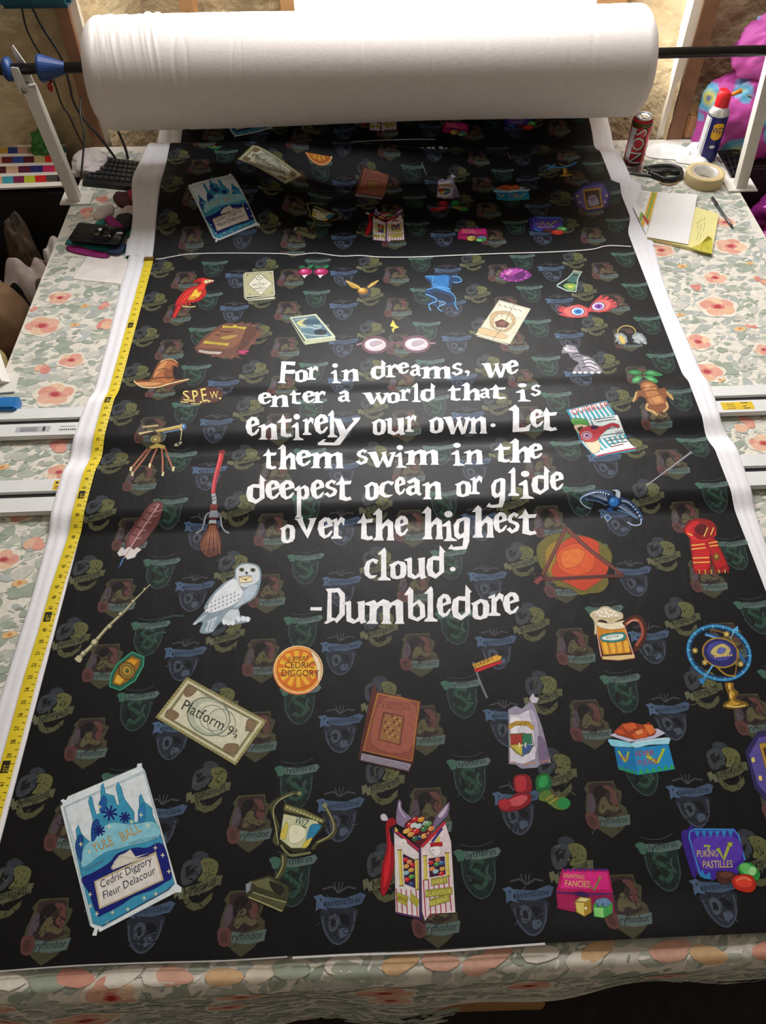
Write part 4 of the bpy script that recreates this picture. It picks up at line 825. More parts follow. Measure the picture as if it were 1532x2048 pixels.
P('#e9e3d6', '570 960 600 900 640 850 690 830 730 800 770 860 880 830', 0); P('#d9c89a', '437 1060 935 820 998 1050 480 1285'); P('#efe9e2', '450 1068 928 840 982 1048 490 1268'); P('#e9e3d6', '580 970 640 860 720 870 760 880 890 850')
for x, y, r in ((565, 510, 62), (480, 650, 46), (685, 545, 46)):
    for a in range(4): S('#14206e', [(x - r * math.cos(a * .785 + .2), y - r * math.sin(a * .785 + .2)), (x + r * math.cos(a * .785 + .2), y + r * math.sin(a * .785 + .2))], 16, 0)
for x, y in ((400, 820), (560, 620), (740, 580), (870, 610), (815, 525), (330, 760), (480, 460), (405, 1165), (460, 1320), (585, 1310), (710, 1285), (840, 1195), (935, 1160), (990, 850), (1040, 980), (545, 1395), (405, 1260), (930, 790)):
    S('#f3ecc0', [(x - 16, y), (x + 16, y)], 7, 0); S('#f3ecc0', [(x, y - 18), (x, y + 18)], 7, 0)
T('#c99a4a', 'YULE', 440, 830, 600, 760, 80); T('#c99a4a', 'BALL', 670, 740, 825, 655, 80); T('#5a7a86', 'INVITATION', 720, 770, 940, 715, 26); T('#5a7a86', 'PERSONAL', 370, 980, 520, 900, 26)
T('#2a2440', 'Cedric Diggory', 492, 1118, 905, 910, 62, shear=.3); T('#2a2440', 'Fleur Delacour', 515, 1205, 935, 995, 62, shear=.3)
S('#174f8a', '500 1420 1030 1130 1085 1075', 7, 0); S('#2f5f86', '300 780 340 960', 5, 0)
# medal
K(10)
E('#d86a1c', 515, 268, 166, 162); R_('#f0a848', 515, 265, 150, 146, 16); R_('#f6d9b0', 518, 262, 160, 156, 6); E('#f2b62f', 512, 258, 128, 122)
for k in range(12):
    t = k / 12 * 6.28 + .2; P('#e07a1e', [(512 + 30 * math.cos(t), 258 + 30 * math.sin(t)), (512 + 128 * math.cos(t - .13), 258 + 122 * math.sin(t - .13)), (512 + 128 * math.cos(t + .13), 258 + 122 * math.sin(t + .13))])
E('#f2b62f', 512, 258, 46, 44); P('#f8e2bc', '600 140 650 190 670 270 650 350 640 250', 1)
T('#4a2410', 'SUPPORT', 450, 208, 588, 202, 32); T('#4a2410', 'CEDRIC', 428, 252, 622, 252, 42); T('#4a2410', 'DIGGORY', 408, 306, 655, 308, 46)
# red-brown book
P('#5a281e', '1000 410 1030 405 940 800 912 860 915 830', 1); P('#6d3226', '1030 405 1328 470 1275 880 935 800'); P('#8f4a3a', '1040 418 1318 480 1268 868 948 792'); P('#a05a48', '1080 450 1290 500 1250 800 1000 750', 1); S('#b5822f', '1042 420 1314 478 1266 866 946 796 1042 420', 7, 0)
S('#4a1f18', '1080 545 1215 570 1190 760 1045 725 1080 545', 6, 0); P('#9a6a40', '1085 552 1208 576 1184 752 1053 720')
for k in range(22): E(['#6a3a20', '#b58a4a'][k % 2], 1080 + (k * 31) % 110, 570 + (k * 47) % 150 , 9, 8)
T('#6a3626', 'HOGWARTS', 1045, 490, 1250, 510, 26); T('#6a3626', 'A HISTORY', 1060, 515, 1260, 540, 24)
P('#3a1a16', '912 850 935 805 1275 882 1250 945 930 870'); P('#b0a6b4', '935 815 1262 886 1245 930 930 860'); 
for k in range(4): S('#544a5c', [(938, 826 + k * 10), (1250, 894 + k * 10)], 4, 0)
# cup
S('#4f4c2e', '390 1420 360 1390 380 1300 345 1200 345 1150 390 1120 470 1080 530 1080', 24); S('#a9a878', '385 1410 372 1330 352 1190 400 1120 480 1082', 7)
S('#4f4c2e', '690 1160 720 1210 760 1300 740 1360 650 1400 610 1450', 24); S('#a9a878', '695 1165 735 1240 752 1310 720 1360 640 1405', 7); E('#8d8c60', 525, 1080, 14); E('#8d8c60', 692, 1158, 16)
P('#2f2e1a', '425 1140 560 1180 690 1250 700 1290 660 1340 600 1400 560 1470 480 1470 390 1410 390 1370 420 1250', 0); P('#d0d3a8', '420 1215 640 1260 665 1300 600 1360 545 1440 470 1440 395 1380', 0); P('#d9c653', '405 1330 440 1270 450 1300 430 1380 400 1370', 1); P('#efeccb', '470 1290 560 1310 560 1370 500 1410 455 1390', 1); P('#2f86b0', '600 1290 670 1290 640 1340 590 1400 570 1390', 1); P('#d9c653', '560 1400 610 1370 580 1430 545 1440', 1); P('#7a7848', '430 1150 560 1190 690 1255 680 1280 550 1225 420 1190')
for k in range(11): E('#b7b580', 445 + k * 22, 1170 + k * 9, 9, 8)
T('#2f4a56', 'WIZ', 488, 1275, 570, 1310, 58); S('#7d7c50', '400 1420 440 1470 480 1490 600 1470', 16); S('#4a4a2c', '420 1480 420 1560 380 1640', 40, 1, (1.2, .8)); S('#9a9a6a', '415 1490 412 1560 372 1640', 8); P('#3f3f26', '190 1660 330 1620 450 1690 460 1760 410 1870 180 1770 170 1720', 0); P('#6d6d48', '200 1665 320 1635 430 1700 380 1740 250 1700', 0); P('#555536', '215 1730 440 1800 415 1860 185 1765', 0); S('#b0b080', '190 1765 300 1810 410 1858', 8, 0); S('#a3a374', '215 1732 330 1770 440 1800', 7, 0); P('#8d95a0', '170 1680 210 1660 200 1720 172 1740', 0); P('#23241a', '330 1660 420 1700 400 1750 350 1720', 1)
# sweets carton
P('#a00f1c', '1095 1280 1140 1240 1165 1280 1130 1300 1110 1350 1150 1450 1140 1620 1090 1750 1060 1720 1070 1560 1100 1440', 1); P('#d3202c', '1110 1300 1130 1420 1120 1600 1080 1710 1085 1560 1115 1430', 1); P('#cfc4cf', '1060 1225 1090 1215 1110 1255 1070 1258', 1)
K(13); A.base = 30
P('#8d7a9a', '-160 290 -120 300 -105 400 30 540 -10 660 -110 640 -190 560', 1); P('#7d6a90', '330 560 400 440 520 310 540 330 520 470 440 560 300 690', 1); P('#c9b9d0', '380 490 470 380 520 330 490 440 420 520', 1); S('#d9cfe0', '-150 310 -130 420 -60 520', 12)
P('#5a1420', '-80 640 60 520 260 560 320 680 160 900 60 860', 1)
for x, y, c in ((70, 540, '#c8202a'), (150, 540, '#e0992c'), (115, 630, '#b9d6d9'), (215, 590, '#8fb5ae'), (80, 700, '#d0282a'), (190, 670, '#2f7a48'), (290, 665, '#dd8a52'), (10, 745, '#e0a04a'), (70, 800, '#2f6a42'), (140, 785, '#1c3f6a'), (195, 765, '#e0a24a'), (250, 600, '#6a9a5a'), (-10, 680, '#d86a2c'), (0, 610, '#c8202a'), (-50, 700, '#e8b24a'), (50, 620, '#cfd8da'), (260, 740, '#8a2a30')):
    E(c, x, y, 50, 32, -25); E('#f3e6d6', x - 14, y - 12, 13, 7, -25)
P('#4a2a5a', '-240 640 130 930 150 900 170 1925 120 1900 -200 1830 -215 900', 0); P('#e6dcdc', '-217 720 110 985 120 1000 125 1870 -196 1800', 0); P('#ead8da', '150 915 480 590 560 840 620 1810 270 1830 205 1925 165 1800', 0)
for k in range(6): S('#b02a4c', [(182 + k * 68, 1370 - k * 15), (215 + k * 70, 1880 - k * 18)], 15, 0)
for k in range(5): S('#b02a4c', [(-190 + k * 68, 1480 + k * 8), (-172 + k * 68, 1810 + k * 15)], 14, 0)
S('#c0283c', '155 920 480 580', 40, 0); S('#c0283c', '-205 690 120 960', 30, 0); S('#3a2a7a', '300 850 440 660', 34, 0); P('#d8c84a', '330 860 395 760 410 850'); P('#d8c84a', '-205 640 -160 690 -200 720'); P('#b81c28', '275 860 440 850 445 905 280 915')
P('#3a1c3a', '255 1075 470 1045 485 1290 270 1330', 0); P('#3a1c3a', '-95 1010 60 1090 72 1480 -72 1420', 0)
for x, y, c in ((285, 1130, '#c8282c'), (365, 1150, '#4a9a4a'), (430, 1130, '#3a6aa0'), (300, 1215, '#dd8a52'), (350, 1250, '#a3ccd2'), (440, 1215, '#d8a03a'), (430, 1280, '#c8202a'), (375, 1090, '#d86a4a'), (-60, 1090, '#c8282c'), (-10, 1120, '#dd8a52'), (35, 1160, '#c8202a'), (-50, 1180, '#e0a04a'), (15, 1230, '#d8a03a'), (-50, 1270, '#8fc4cc'), (20, 1320, '#4aa04a'), (-40, 1360, '#c8282c'), (20, 1420, '#2a4a86')): E(c, x, y, 40, 29, -20); E('#f3e6d6', x - 12, y - 10, 9, 6)
for x0, y0, x1, y1 in ((205, 1040, 215, 1370), (505, 1000, 520, 1320), (88, 1090, 98, 1500), (-140, 960, -115, 1450)): S('#c9b53c', [(x0, y0), (x1, y1)], 44, 0); S('#efe07a', [(x0 - 8, y0), (x1 - 8, y1)], 12, 0); S('#7a6a20', [(x0 - 34, y0), (x0 + 34, y0 - 8)], 14, 0); S('#7a6a20', [(x1 - 34, y1), (x1 + 34, y1 - 8)], 14, 0)
P('#f0eaea', '275 925 410 910 420 990 360 1050 290 990', 1); S('#b8404a', '300 960 330 950', 8, 0); E('#f0eaea', -95, 850, 52, 48); S('#b8404a', '-110 860 -80 870', 8, 0)
for t, x0, y0, x1, y1, h in (('EVERY', 300, 1430, 500, 1390, 66), ('FLAVOUR', 225, 1590, 570, 1545, 74), ('BEANS', 285, 1720, 530, 1640, 76)):
    P('#a8a23c', [(x0 - 12, y0 + 16), (x1 + 12, y1 + 16), (x1 + 6, y1 - h - 10), (x0 - 14, y0 - h - 12)]); T('#e3e07a', t, x0, y0, x1, y1, h * .8)
P('#b8ae3c', '-185 1530 -20 1600 -50 1720 -170 1660'); P('#b8ae3c', '10 1540 125 1640 100 1740 0 1650'); T('#4a4418', 'BERTIE', -170, 1625, -45, 1680, 50)
# flag, tunic and two odd socks
K(11)
S('#777b84', '348 180 372 250 400 330 460 470', 16, 0); P('#c9232a', '350 240 580 165 582 185 380 262', 0); P('#e2a835', '340 200 535 120 582 135 560 165 365 232', 0); T('#4a2a10', 'HARRY', 368, 226, 520, 160, 34)
P('#9a92a6', '630 560 690 530 740 555 800 500 840 520 860 580 900 690 940 840 975 990 890 1005 860 1030 740 1040 690 1005 634 1000', 0); P('#d9d4e0', '640 600 720 600 800 560 840 640 860 800 850 960 760 1000 645 985', 0); P('#b8aec6', '800 560 850 600 880 760 860 900 840 740', 1); P('#efe9ef', '650 620 740 640 700 760 650 760', 1); P('#7d6a8a', '870 780 930 830 955 970 890 990', 1); P('#cfc9d6', '800 470 830 430 845 460 880 470 860 510 820 510', 0)
S('#c98a4a', '645 988 690 985', 7, 0); S('#c98a4a', '750 1000 850 985', 7, 0); S('#c98a4a', '895 985 965 965', 7, 0); P('#c9a03a', '630 690 690 655 790 655 840 700 830 730 780 690 690 690 640 725', 0); T('#4a3210', 'HOGWARTS', 655, 692, 815, 684, 26)
P('#a33a2c', '650 760 745 750 745 840 650 850'); P('#2f7a5a', '745 750 815 760 825 840 745 840'); P('#c9b84a', '640 850 745 840 745 935 690 910'); P('#3a5a9a', '745 840 835 850 800 910 745 935'); S('#6a6a3a', '645 758 820 758 840 850 745 940 635 850 645 758', 8, 0); T('#efe6b0', 'H', 715, 870, 775, 870, 44)
P('#8a1c26', '680 1100 800 1095 815 1220 690 1225', 1); P('#b8323a', '690 1110 770 1105 770 1210 700 1215', 1); P('#8a1c26', '700 1235 800 1235 810 1310 720 1370 600 1385 550 1340 560 1290 640 1280', 1); P('#c9525a', '640 1290 740 1250 790 1270 740 1330 660 1340', 1); E('#a82a32', 605, 1325, 48, 44)
P('#1f6a38', '860 1100 955 1080 975 1190 865 1220', 1); P('#2f9a50', '880 1110 940 1095 950 1170 880 1190', 1); P('#5a7a34', '885 1235 960 1210 1000 1270 1080 1265 1130 1310 1100 1365 1020 1365 940 1310 880 1290', 1); S('#b58a3f', '930 1290 1000 1250', 10, 0); S('#b58a3f', '960 1320 1030 1270', 10, 0); E('#2a8a48', 1080, 1318, 52, 44)
# fudge box
K(12)
P('#c9c2da', '470 240 560 200 800 195 850 225 760 270 600 285', 0); P('#a3401c', '498 215 560 160 620 150 700 170 740 150 790 215 770 240 640 270 520 235', 0)
for t, c in (('500 215 555 195 580 235 530 235', '#c8542a'), ('555 165 640 155 660 190 600 215 570 190', '#d8622e'), ('620 235 690 190 735 205 720 255 640 265', '#d35a28'), ('700 165 760 170 785 215 745 240 715 200', '#e0763c'), ('640 215 690 195 700 225 660 240', '#ea9058')): P(c, t)
P('#1878b4', '500 305 630 325 660 510 530 470', 0); P('#1f8ec9', '630 325 870 300 915 470 660 510', 0); P('#8fd6ec', '470 265 610 290 635 318 590 320 500 315 475 300', 1); P('#a8e2f2', '620 290 860 255 875 290 860 300 740 305 650 325', 1); S('#e9f5fa', '640 288 860 258', 6, 0)
for k in range(6): P('#2fa85c', [(665 + k * 42, 508 - k * 7), (705 + k * 42, 500 - k * 7), (682 + k * 42, 462 - k * 6)]); P('#2a9a58', [(532 + k * 21, 470 + k * 6), (553 + k * 21, 478 + k * 6), (541 + k * 21, 440 + k * 6)])
for t in ('720 380 760 400 790 425 815 385 840 330', '725 360 750 405'): S('#b7c23c', t, 18)
T('#b8303c', 'FEVER', 650, 388, 775, 372, 40); T('#b8303c', 'FUDGE', 665, 445, 800, 432, 40); S('#b7c23c', '530 345 560 390 580 415 600 350', 13); T('#b8303c', 'WW', 535, 405, 595, 420, 36)
# purple six-sided box, traced on the second length of the print
def flat2(px, py):
    p = at(px, py, .008); return p.x + 0.002, p.y - PL
def on2():
    A.conv = flat2; A.M(0, 0, 1, 16); A.ink = 0.5
on2()
P('#2f2a5a', '1133 388 1150 376 1186 373 1205 388 1200 412 1182 422 1158 425 1138 410'); P('#5a4f9a', '1137 390 1151 379 1185 376 1200 389 1196 410 1180 418 1159 421 1142 408'); P('#b58a3a', '1150 383 1184 381 1190 415 1158 420'); P('#4a3420', '1154 386 1181 384 1186 411 1161 416'); P('#9a96a8', '1162 394 1175 392 1182 409 1163 412', 1); E('#7a6a8a', 1169, 398, 5, 5)
for x, y in ((1141, 393), (1146, 404), (1196, 392), (1193, 404)): E('#e3cf6a', x, y, 2, 1.6)
K(12)
# violet tin
P('#3a1f86', '955 920 1000 875 1040 870 1060 1180 1040 1200 1020 1160', 1); P('#4527a0', '1005 900 1040 872 1320 875 1345 910 1390 1085 1330 1190 1150 1222 1080 1190 1050 1150', 0); S('#3f8fd6', '1090 1200 1010 930 1015 895 1045 875 1310 878 1345 915 1388 1085', 10, 0); P('#5a3ab0', '1040 940 1320 930 1360 1080 1120 1150', 1)
for k in range(6): P('#2f86c4', [(1045 + k * 45, 885), (1085 + k * 45, 885), (1068 + k * 45, 935)])
P('#2f86c4', '1080 1180 1100 1150 1120 1190 1150 1165 1160 1215 1110 1212', 0); S('#a8b83c', '1110 990 1150 990 1135 1020', 16, 0); S('#a8b83c', '1205 1005 1245 1080 1285 975', 24, 0); P('#a8b83c', '1270 965 1305 965 1300 995 1275 995')
T('#d9c653', 'PUKING', 1065, 1065, 1205, 1062, 48); T('#d9c653', 'PASTILLES', 1105, 1138, 1305, 1135, 50)
P('#4a2a24', '1195 1170 1240 1160 1320 1175 1310 1230 1240 1250 1200 1220', 1); E('#6a3f34', 1262, 1185, 44, 20); P('#2f8a3c', '1338 1140 1380 1102 1440 1110 1488 1170 1480 1220 1430 1225 1370 1190', 1); E('#6ac46a', 1400, 1145, 52, 34, 30); E('#a3e29a', 1440, 1160, 26, 30); P('#b82818', '1302 1210 1350 1185 1430 1190 1465 1250 1440 1300 1370 1300 1310 1265', 1); E('#e0442c', 1380, 1232, 62, 40, 8); S('#f08a6a', '1330 1225 1380 1205 1430 1225', 8)
# pink box
P('#c0185f', '150 1145 465 1155 495 1310 108 1300', 0); P('#e02a86', '165 1160 455 1165 475 1290 135 1280', 0); P('#8f1448', '108 1300 495 1312 505 1450 360 1430 240 1440 118 1415', 0); P('#a81a56', '115 1310 240 1320 240 1420 125 1405', 0)
for k in range(9): P('#5a1f86', [(155 + k * 34, 1143), (188 + k * 34, 1145), (172 + k * 34, 1165)])
S('#4a2a70', '110 1300 300 1318 490 1312', 10); T('#d9c06a', 'FAINTING', 158, 1205, 300, 1215, 30); T('#e0c870', 'FANCIES', 170, 1262, 335, 1270, 44); S('#7a8a3c', '330 1250 365 1290 410 1200', 13, 0); P('#8a9a44', '395 1195 420 1200 405 1220')
P('#a8842a', '235 1365 275 1330 345 1345 350 1440 300 1470 245 1440', 0); P('#dcc668', '240 1370 300 1375 300 1460 250 1435', 0); P('#e9dc94', '245 1360 280 1338 340 1350 300 1370', 0); E('#f3ecc0', 310, 1412, 8, 10); P('#3f9a4a', '358 1400 380 1355 440 1340 490 1375 492 1445 430 1480 365 1470', 0); P('#8ad27a', '365 1405 430 1410 432 1475 370 1465', 0); P('#6a8ab0', '375 1360 440 1342 485 1375 435 1405 420 1385 400 1400', 1)
for x, y, w_ in ((390, 1400, 8), (425, 1395, 8)): S('#2f4a6a', [(x, y - 20), (x + 3, y + 8)], 8, 0)
P('#3a1c58', '225 1310 290 1300 330 1330 290 1335', 1)

# ---- seam line
def thread(t, w, c='#d9d6d0'):
    A.conv = atH; A.M(0, 0, 1); A.lay = 900; A.ink = 0; A.S(c, t, w, 1, lay=900)
thread('312 519 325 518 345 514 380 509 450 507 560 508 590 511 630 507 680 513 720 512 760 515 830 515 900 512 1000 508 1100 505 1180 500 1205 494 1225 492 1262 494', 2.0)
thread('0 1943 150 1932 300 1926 450 1922 575 1914', 3.0, '#bdbab8')
thread('585 1916 700 1910 800 1907 900 1902 1020 1893 1090 1888', 4.5, '#d9d7d6')
# ---- assemble: the art repeats on each length of the fabric
def near_rail(x, y): return np.minimum(np.abs(y - rail_y(0, x)), np.abs(y - rail_y(1, x)))
V, ly, C = A.tris(lambda x, y: np.where((near_rail(x, y) < 0.125) & (y > 1.0), 0.0024, 0.0055))
cx_, cy_ = V[..., 0].mean(1), V[..., 1].mean(1)
keep = (cx_ > XL) & (cx_ < XR) & (cy_ > 0.272 + 0.017 * cx_) & (cy_ < 2.143 + 0.0155 * cx_)
V, ly, C = V[keep], ly[keep], C[keep]
def grid_art(x0, x1, y0f, y1f, cell, col):
    ya, yb = y0f(0.0), y1f(0.0); ts = [ya]
    while ts[-1] < yb: ts.append(ts[-1] + (0.002 if cell < 0.007 and min(abs(ts[-1] - 1.452), abs(ts[-1] - 1.219)) < 0.15 and yb > 1 else cell))
    ts[-1] = yb; t = ((np.array(ts) - ya) / (yb - ya))[:, None]; ny = len(ts) - 1
    nx = max(2, int((x1 - x0) / cell)); xs = np.linspace(x0, x1, nx + 1)
    X = np.repeat(xs[None], ny + 1, 0); Y = y0f(xs)[None] * (1 - t) + y1f(xs)[None] * t
    G = np.stack([X, Y], -1); a, b, c, d = G[:-1, :-1], G[:-1, 1:], G[1:, 1:], G[1:, :-1]
    T = np.concatenate([np.stack([a, b, c], 2).reshape(-1, 3, 2), np.stack([a, c, d], 2).reshape(-1, 3, 2)])
    return T, np.zeros(len(T)), np.repeat(np.array([lin(col)]), len(T), 0)
BLK = '#0a0a0c'
# lengths: 0 = flat front panel, 1 = second panel rising into the hump, 2 = third length at the wall
PROF = [(-0.06, 2.735, 0.004), (0.0, 2.785, 0.014), (0.09, 2.87, 0.028), (0.165, 2.935, 0.058), (0.22, 2.962, 0.105), (0.28, 2.940, 0.16), (0.38, 2.86, 0.22), (0.50, 2.75, 0.275), (0.62, 2.645, 0.335), (0.70, 2.618, 0.405)]
pr = spline([Vector((a, b, c)) for a, b, c in PROF], 10)
prs = np.array([p.x for p in pr]); pry = np.array([p.y for p in pr]); prz = np.array([p.z for p in pr])
def surf(k, u, v):
    if k < 2:
        y = v + (PL if k else 0.0)
        xx = u + (0.026 * ss(u, .35, .8) * ss(y, 2.2, 2.32) * (1 - ss(y, 2.474, 2.486)) if k else 0.0)
        return np.stack([xx, y, TT + H(u, y)], -1)
    s = v - front(u); dip = 0.012 * np.sin(u * 9 + .5) * (1 - ss(s, .1, .3))
    return np.stack([u, np.interp(s, prs, pry) + 0.018 * u, TT + np.interp(s, prs, prz) + np.clip(dip, -0.008, .02) * ss(s, -.06, .05)], -1)
def place(k, V, ly, C):
    u, v = V[..., 0].reshape(-1), V[..., 1].reshape(-1); e = 1e-3
    p = surf(k, u, v); n = np.cross(surf(k, u + e, v) - surf(k, u - e, v), surf(k, u, v + e) - surf(k, u, v - e))
    n /= np.linalg.norm(n, axis=1, keepdims=True) + 1e-12
    p = p.reshape(-1, 3, 3); n = n.reshape(-1, 3, 3)
    return p + n * np.where(ly > 0, 0.00010 + np.minimum(ly, 120) * (1.4e-5 if k == 0 else 2.6e-5), 0)[:, None, None], n
MV, MC, MN = [], [], []
b0 = grid_art(XL, XR, front, seam, 0.006, BLK)
b1 = grid_art(XL, XR, lambda x: front(x) - 0.003, lambda x: front(x) * 0 + 0.905, 0.006, BLK)
b2 = grid_art(XL, XR, lambda x: front(x) - 0.055, lambda x: front(x) + 0.69, 0.008, BLK)
cy_ = V[..., 1].mean(1)
for k, b, lim in ((0, b0, 9), (1, b1, 0.90), (2, b2, 0.90)):
    sel = (cy_ < lim)
    if k == 1: sel &= (ly < 14.5) | (ly == 24) & (cy_ > .8) | (cy_ < 0.745)
    if k: sel &= (ly != 900) | ((cy_ < 0.5) & (k == 2))
    for part in (b, (V[sel], ly[sel], C[sel])):
        p, n = place(k, *part); MV.append(p); MC.append(part[2]); MN.append(n)
fab_m = print_mat('printed_plush', 0.5, 0.03, 0.12, 0.22, 0.12)
FAB = link('printed_fabric', tri_mesh('printed_fabric', np.concatenate(MV), np.concatenate(MC), np.concatenate(MN)), fab_m)
tag(FAB, 'long black fabric printed with white quotation, colourful motifs and faded crests, spread along the table', 'fabric')
# ---- white unprinted borders
bor_m = mat('white_fabric', '#f1eff3', 0.7, var=0.02, bump=0.05, bscale=90)
def border(name, edges, ks):
    bm = bmesh.new()
    for k, ya, yb in ks:
        n = int((yb - ya) / 0.008); m = 14; rows = []
        for i in range(n + 1):
            y = ya + (yb - ya) * i / n; row = []
            x0, x1 = edges(k, y)
            for j in range(m + 1):
                x = x0 + (x1 - x0) * j / m
                v = y - PL if k == 1 else y
                p = surf(k, np.array([x]), np.array([v]))[0]
                dz = 0.0009 * (math.sin(j * 1.3 + 1.5 * math.sin(y * 2)) + .6 * hsh(j * .9, y * 5, 3)) * (1 - 0.7 * (j in (0, m)))
                f = 1.0 if (j != (m if name == 'left_border' else 0)) else 0.0
                if x < XL: p[2] = p[2] - 0.004 * (j == 0) + dz * f
                else: p[2] = p[2] - 0.004 * (j == m) + dz * 0.5 * f
                row.append(bm.verts.new(p))
            rows.append(row)
        for a, b in zip(rows, rows[1:]):
            for j in range(m): bm.faces.new((a[j], a[j + 1], b[j + 1], b[j]))
    o = obj('white_border', bm, bor_m, FAB, True); o['label'] = 'white unprinted edge of the fabric'
    return o
def lw(y): return 0.010 * math.sin(y * 16) * (y > 2.2)
border('left_border', lambda k, y: ((float(LO(y)) if k == 0 else -0.700 - lw(y)), XL + 0.0005), ((0, 0.275, 2.129), (1, 2.129, 2.755), (2, 0.21, 0.95)))
def right_edges(k, y):
    if k == 1:
        w = 0.026 * float(ss(y, 2.2, 2.32) * (1 - ss(y, 2.474, 2.486)))
        return XR + 0.0 , 0.868
    return XR - 0.0005, (float(RO(y)) if k == 0 else 0.868)
border('right_border', right_edges, ((0, 0.295, 2.150), (1, 2.150, 2.77), (2, 0.24, 0.98)))
# ================= THINGS
white_m = mat('white_paint', '#e9e5dc', 0.45, var=0.03)
black_m = mat('black_plastic', '#17181a', 0.4, var=0.2)
steel = mat('dark_steel', '#3a3430', 0.35, 0.7, var=0.2)
blue_m = mat('blue_plastic', '#1c3f78', 0.4)
paper = mat('white_paper', '#f3f1ee', 0.7, var=0.015)
def part(name, bm, m, par, smooth=False, label=None):
    """mesh given in world coordinates, hung on its thing"""
    o = obj(name, bm, m, par, smooth); o.matrix_parent_inverse = par.matrix_world.inverted() if par.type != 'EMPTY' else (Matrix.Translation(par.location) @ par.rotation_euler.to_matrix().to_4x4()).inverted()
    if label: o['label'] = label
    return o
# ---- roll on its bar
RA = pd(0, 139, 2.42); RB = pd(1532, 101, 2.50)
RD = (RB - RA).normalized()
def on_bar(px):     # point of the bar seen at column px
    best = min((abs((EYE + ray(px, 120) * t).x - (RA + RD * s).x), s) for t in (1,) for s in (0,)); lo_, hi_ = 0.0, (RB - RA).length * 1.2
    def col(P):
        d = P - EYE; return CX + F_PX * d.dot(AX_W) / -d.dot(AZ_W)
    for _ in range(50):
        m = (lo_ + hi_) / 2
        if col(RA + RD * m) < px: lo_ = m
        else: hi_ = m
    return RA + RD * lo_
AX_W = Vector((AX.x, AY.x, AZ.x)); AX_W = Vector((Vector((1, 0, 0)).dot(Vector((AX.x, AX.y, AX.z))), 0, 0))
# camera right / back vectors in world axes
AX_W = Vector((AX.x, AY.x, AZ.x)); AZ_W = Vector((AX.z, AY.z, AZ.z))
# barrel frame: t along the bar, a and b across it
ux = RD; ua = Vector((0, 0, 1)) - ux * ux.z; ua.normalize(); ub = ux.cross(ua)
P0, P1 = on_bar(183), on_bar(1291); BAR0, BAR1 = P0.copy(), P1.copy(); P0 = P0 - Vector((0, 0, .021)); P1 = P1 - Vector((0, 0, .021)); RL = (P1 - P0).length; RR = 0.1415
seg, nl = 72, 620
roll = thing('fabric_roll', P0, 'thick roll of white-backed fabric hanging on the bar above the table', 'fabric roll')
bm = bmesh.new(); rows = []
rw = random.Random(3); wr = [(rw.random() * RL, rw.uniform(.003, .006), rw.uniform(.0005, .0013), rw.uniform(0, 6.28) if i_ % 2 else rw.uniform(.2, 1.6), rw.uniform(.4, 1.3)) for i_ in range(110)]
wr += [(0.03 + rw.random() * 0.20, rw.uniform(.003, .005), rw.uniform(.0014, .0026), rw.uniform(.1, .6), 1.1) for _ in range(16)]
for i in range(nl + 1):
    t = RL * i / nl; edge = min(t, RL - t); q0 = 0; rr = RR - 0.030 * max(0, 1 - edge / 0.035) ** 2.2 + 0.003 * math.sin(t * 5)
    row = []
    for k in range(seg):
        a = 2 * math.pi * k / seg
        d = 0.0
        for (tt_, w_, h_, a0, aw) in wr:
            da = (a - a0 + math.pi) % (2 * math.pi) - math.pi
            q = (t - tt_ - 0.006 * math.sin(3 * da)) / w_
            if abs(q) < 3: d += h_ * math.exp(-q * q) * math.exp(-(da / aw) ** 2) * (1 if h_ > .0014 else -1)
        row.append(bm.verts.new(P0 - roll.location + ux * t + (ua * math.cos(a) + ub * -math.sin(a)) * (rr + d)))
    rows.append(row)
for a, b in zip(rows, rows[1:]):
    for k in range(seg): bm.faces.new((a[k], a[(k + 1) % seg], b[(k + 1) % seg], b[k]))
for end, o_ in ((rows[0], 0), (rows[-1], 1)):
    c0 = P0 - roll.location + ux * (RL * o_)
    prev = end
    for f in (0.8, 0.6, 0.4, 0.24):
        ring = [bm.verts.new(c0 + (v.co - c0) * f / (1 if prev is end else 1)) if prev is end else bm.verts.new(c0 + (end[k].co - c0) * f) for k, v in enumerate(end)]
        for k in range(seg): bm.faces.new((prev[k], prev[(k + 1) % seg], ring[(k + 1) % seg], ring[k]))
        prev = ring
bmesh.ops.recalc_face_normals(bm, faces=bm.faces[:])
rolled = obj('rolled_fabric', bm, mat('roll_fabric', '#e3dad3', 0.75, var=0.02, bump=0.04, bscale=120), roll, True)
bm = bmesh.new()
def cyl_between(bm, a, b, r, seg=24): return tube(bm, [a, b], r, seg)
rg = []
for (t_, r_) in ((-.004, .039), (RL + .004, .039), (RL + .004, .0365), (-.004, .0365)):
    rg.append([bm.verts.new(P0 + ux * t_ + (ua * math.cos(6.2832 * k / 32) + ub * math.sin(6.2832 * k / 32)) * r_ - roll.location) for k in range(32)])
for i_ in range(4):
    for k in range(32): bm.faces.new((rg[i_][k], rg[i_][(k + 1) % 32], rg[(i_ + 1) % 4][(k + 1) % 32], rg[(i_ + 1) % 4][k]))
bmesh.ops.recalc_face_normals(bm, faces=bm.faces[:])
obj('cardboard_core', bm, mat('cardboard', '#a98c66', 0.8), roll, True)
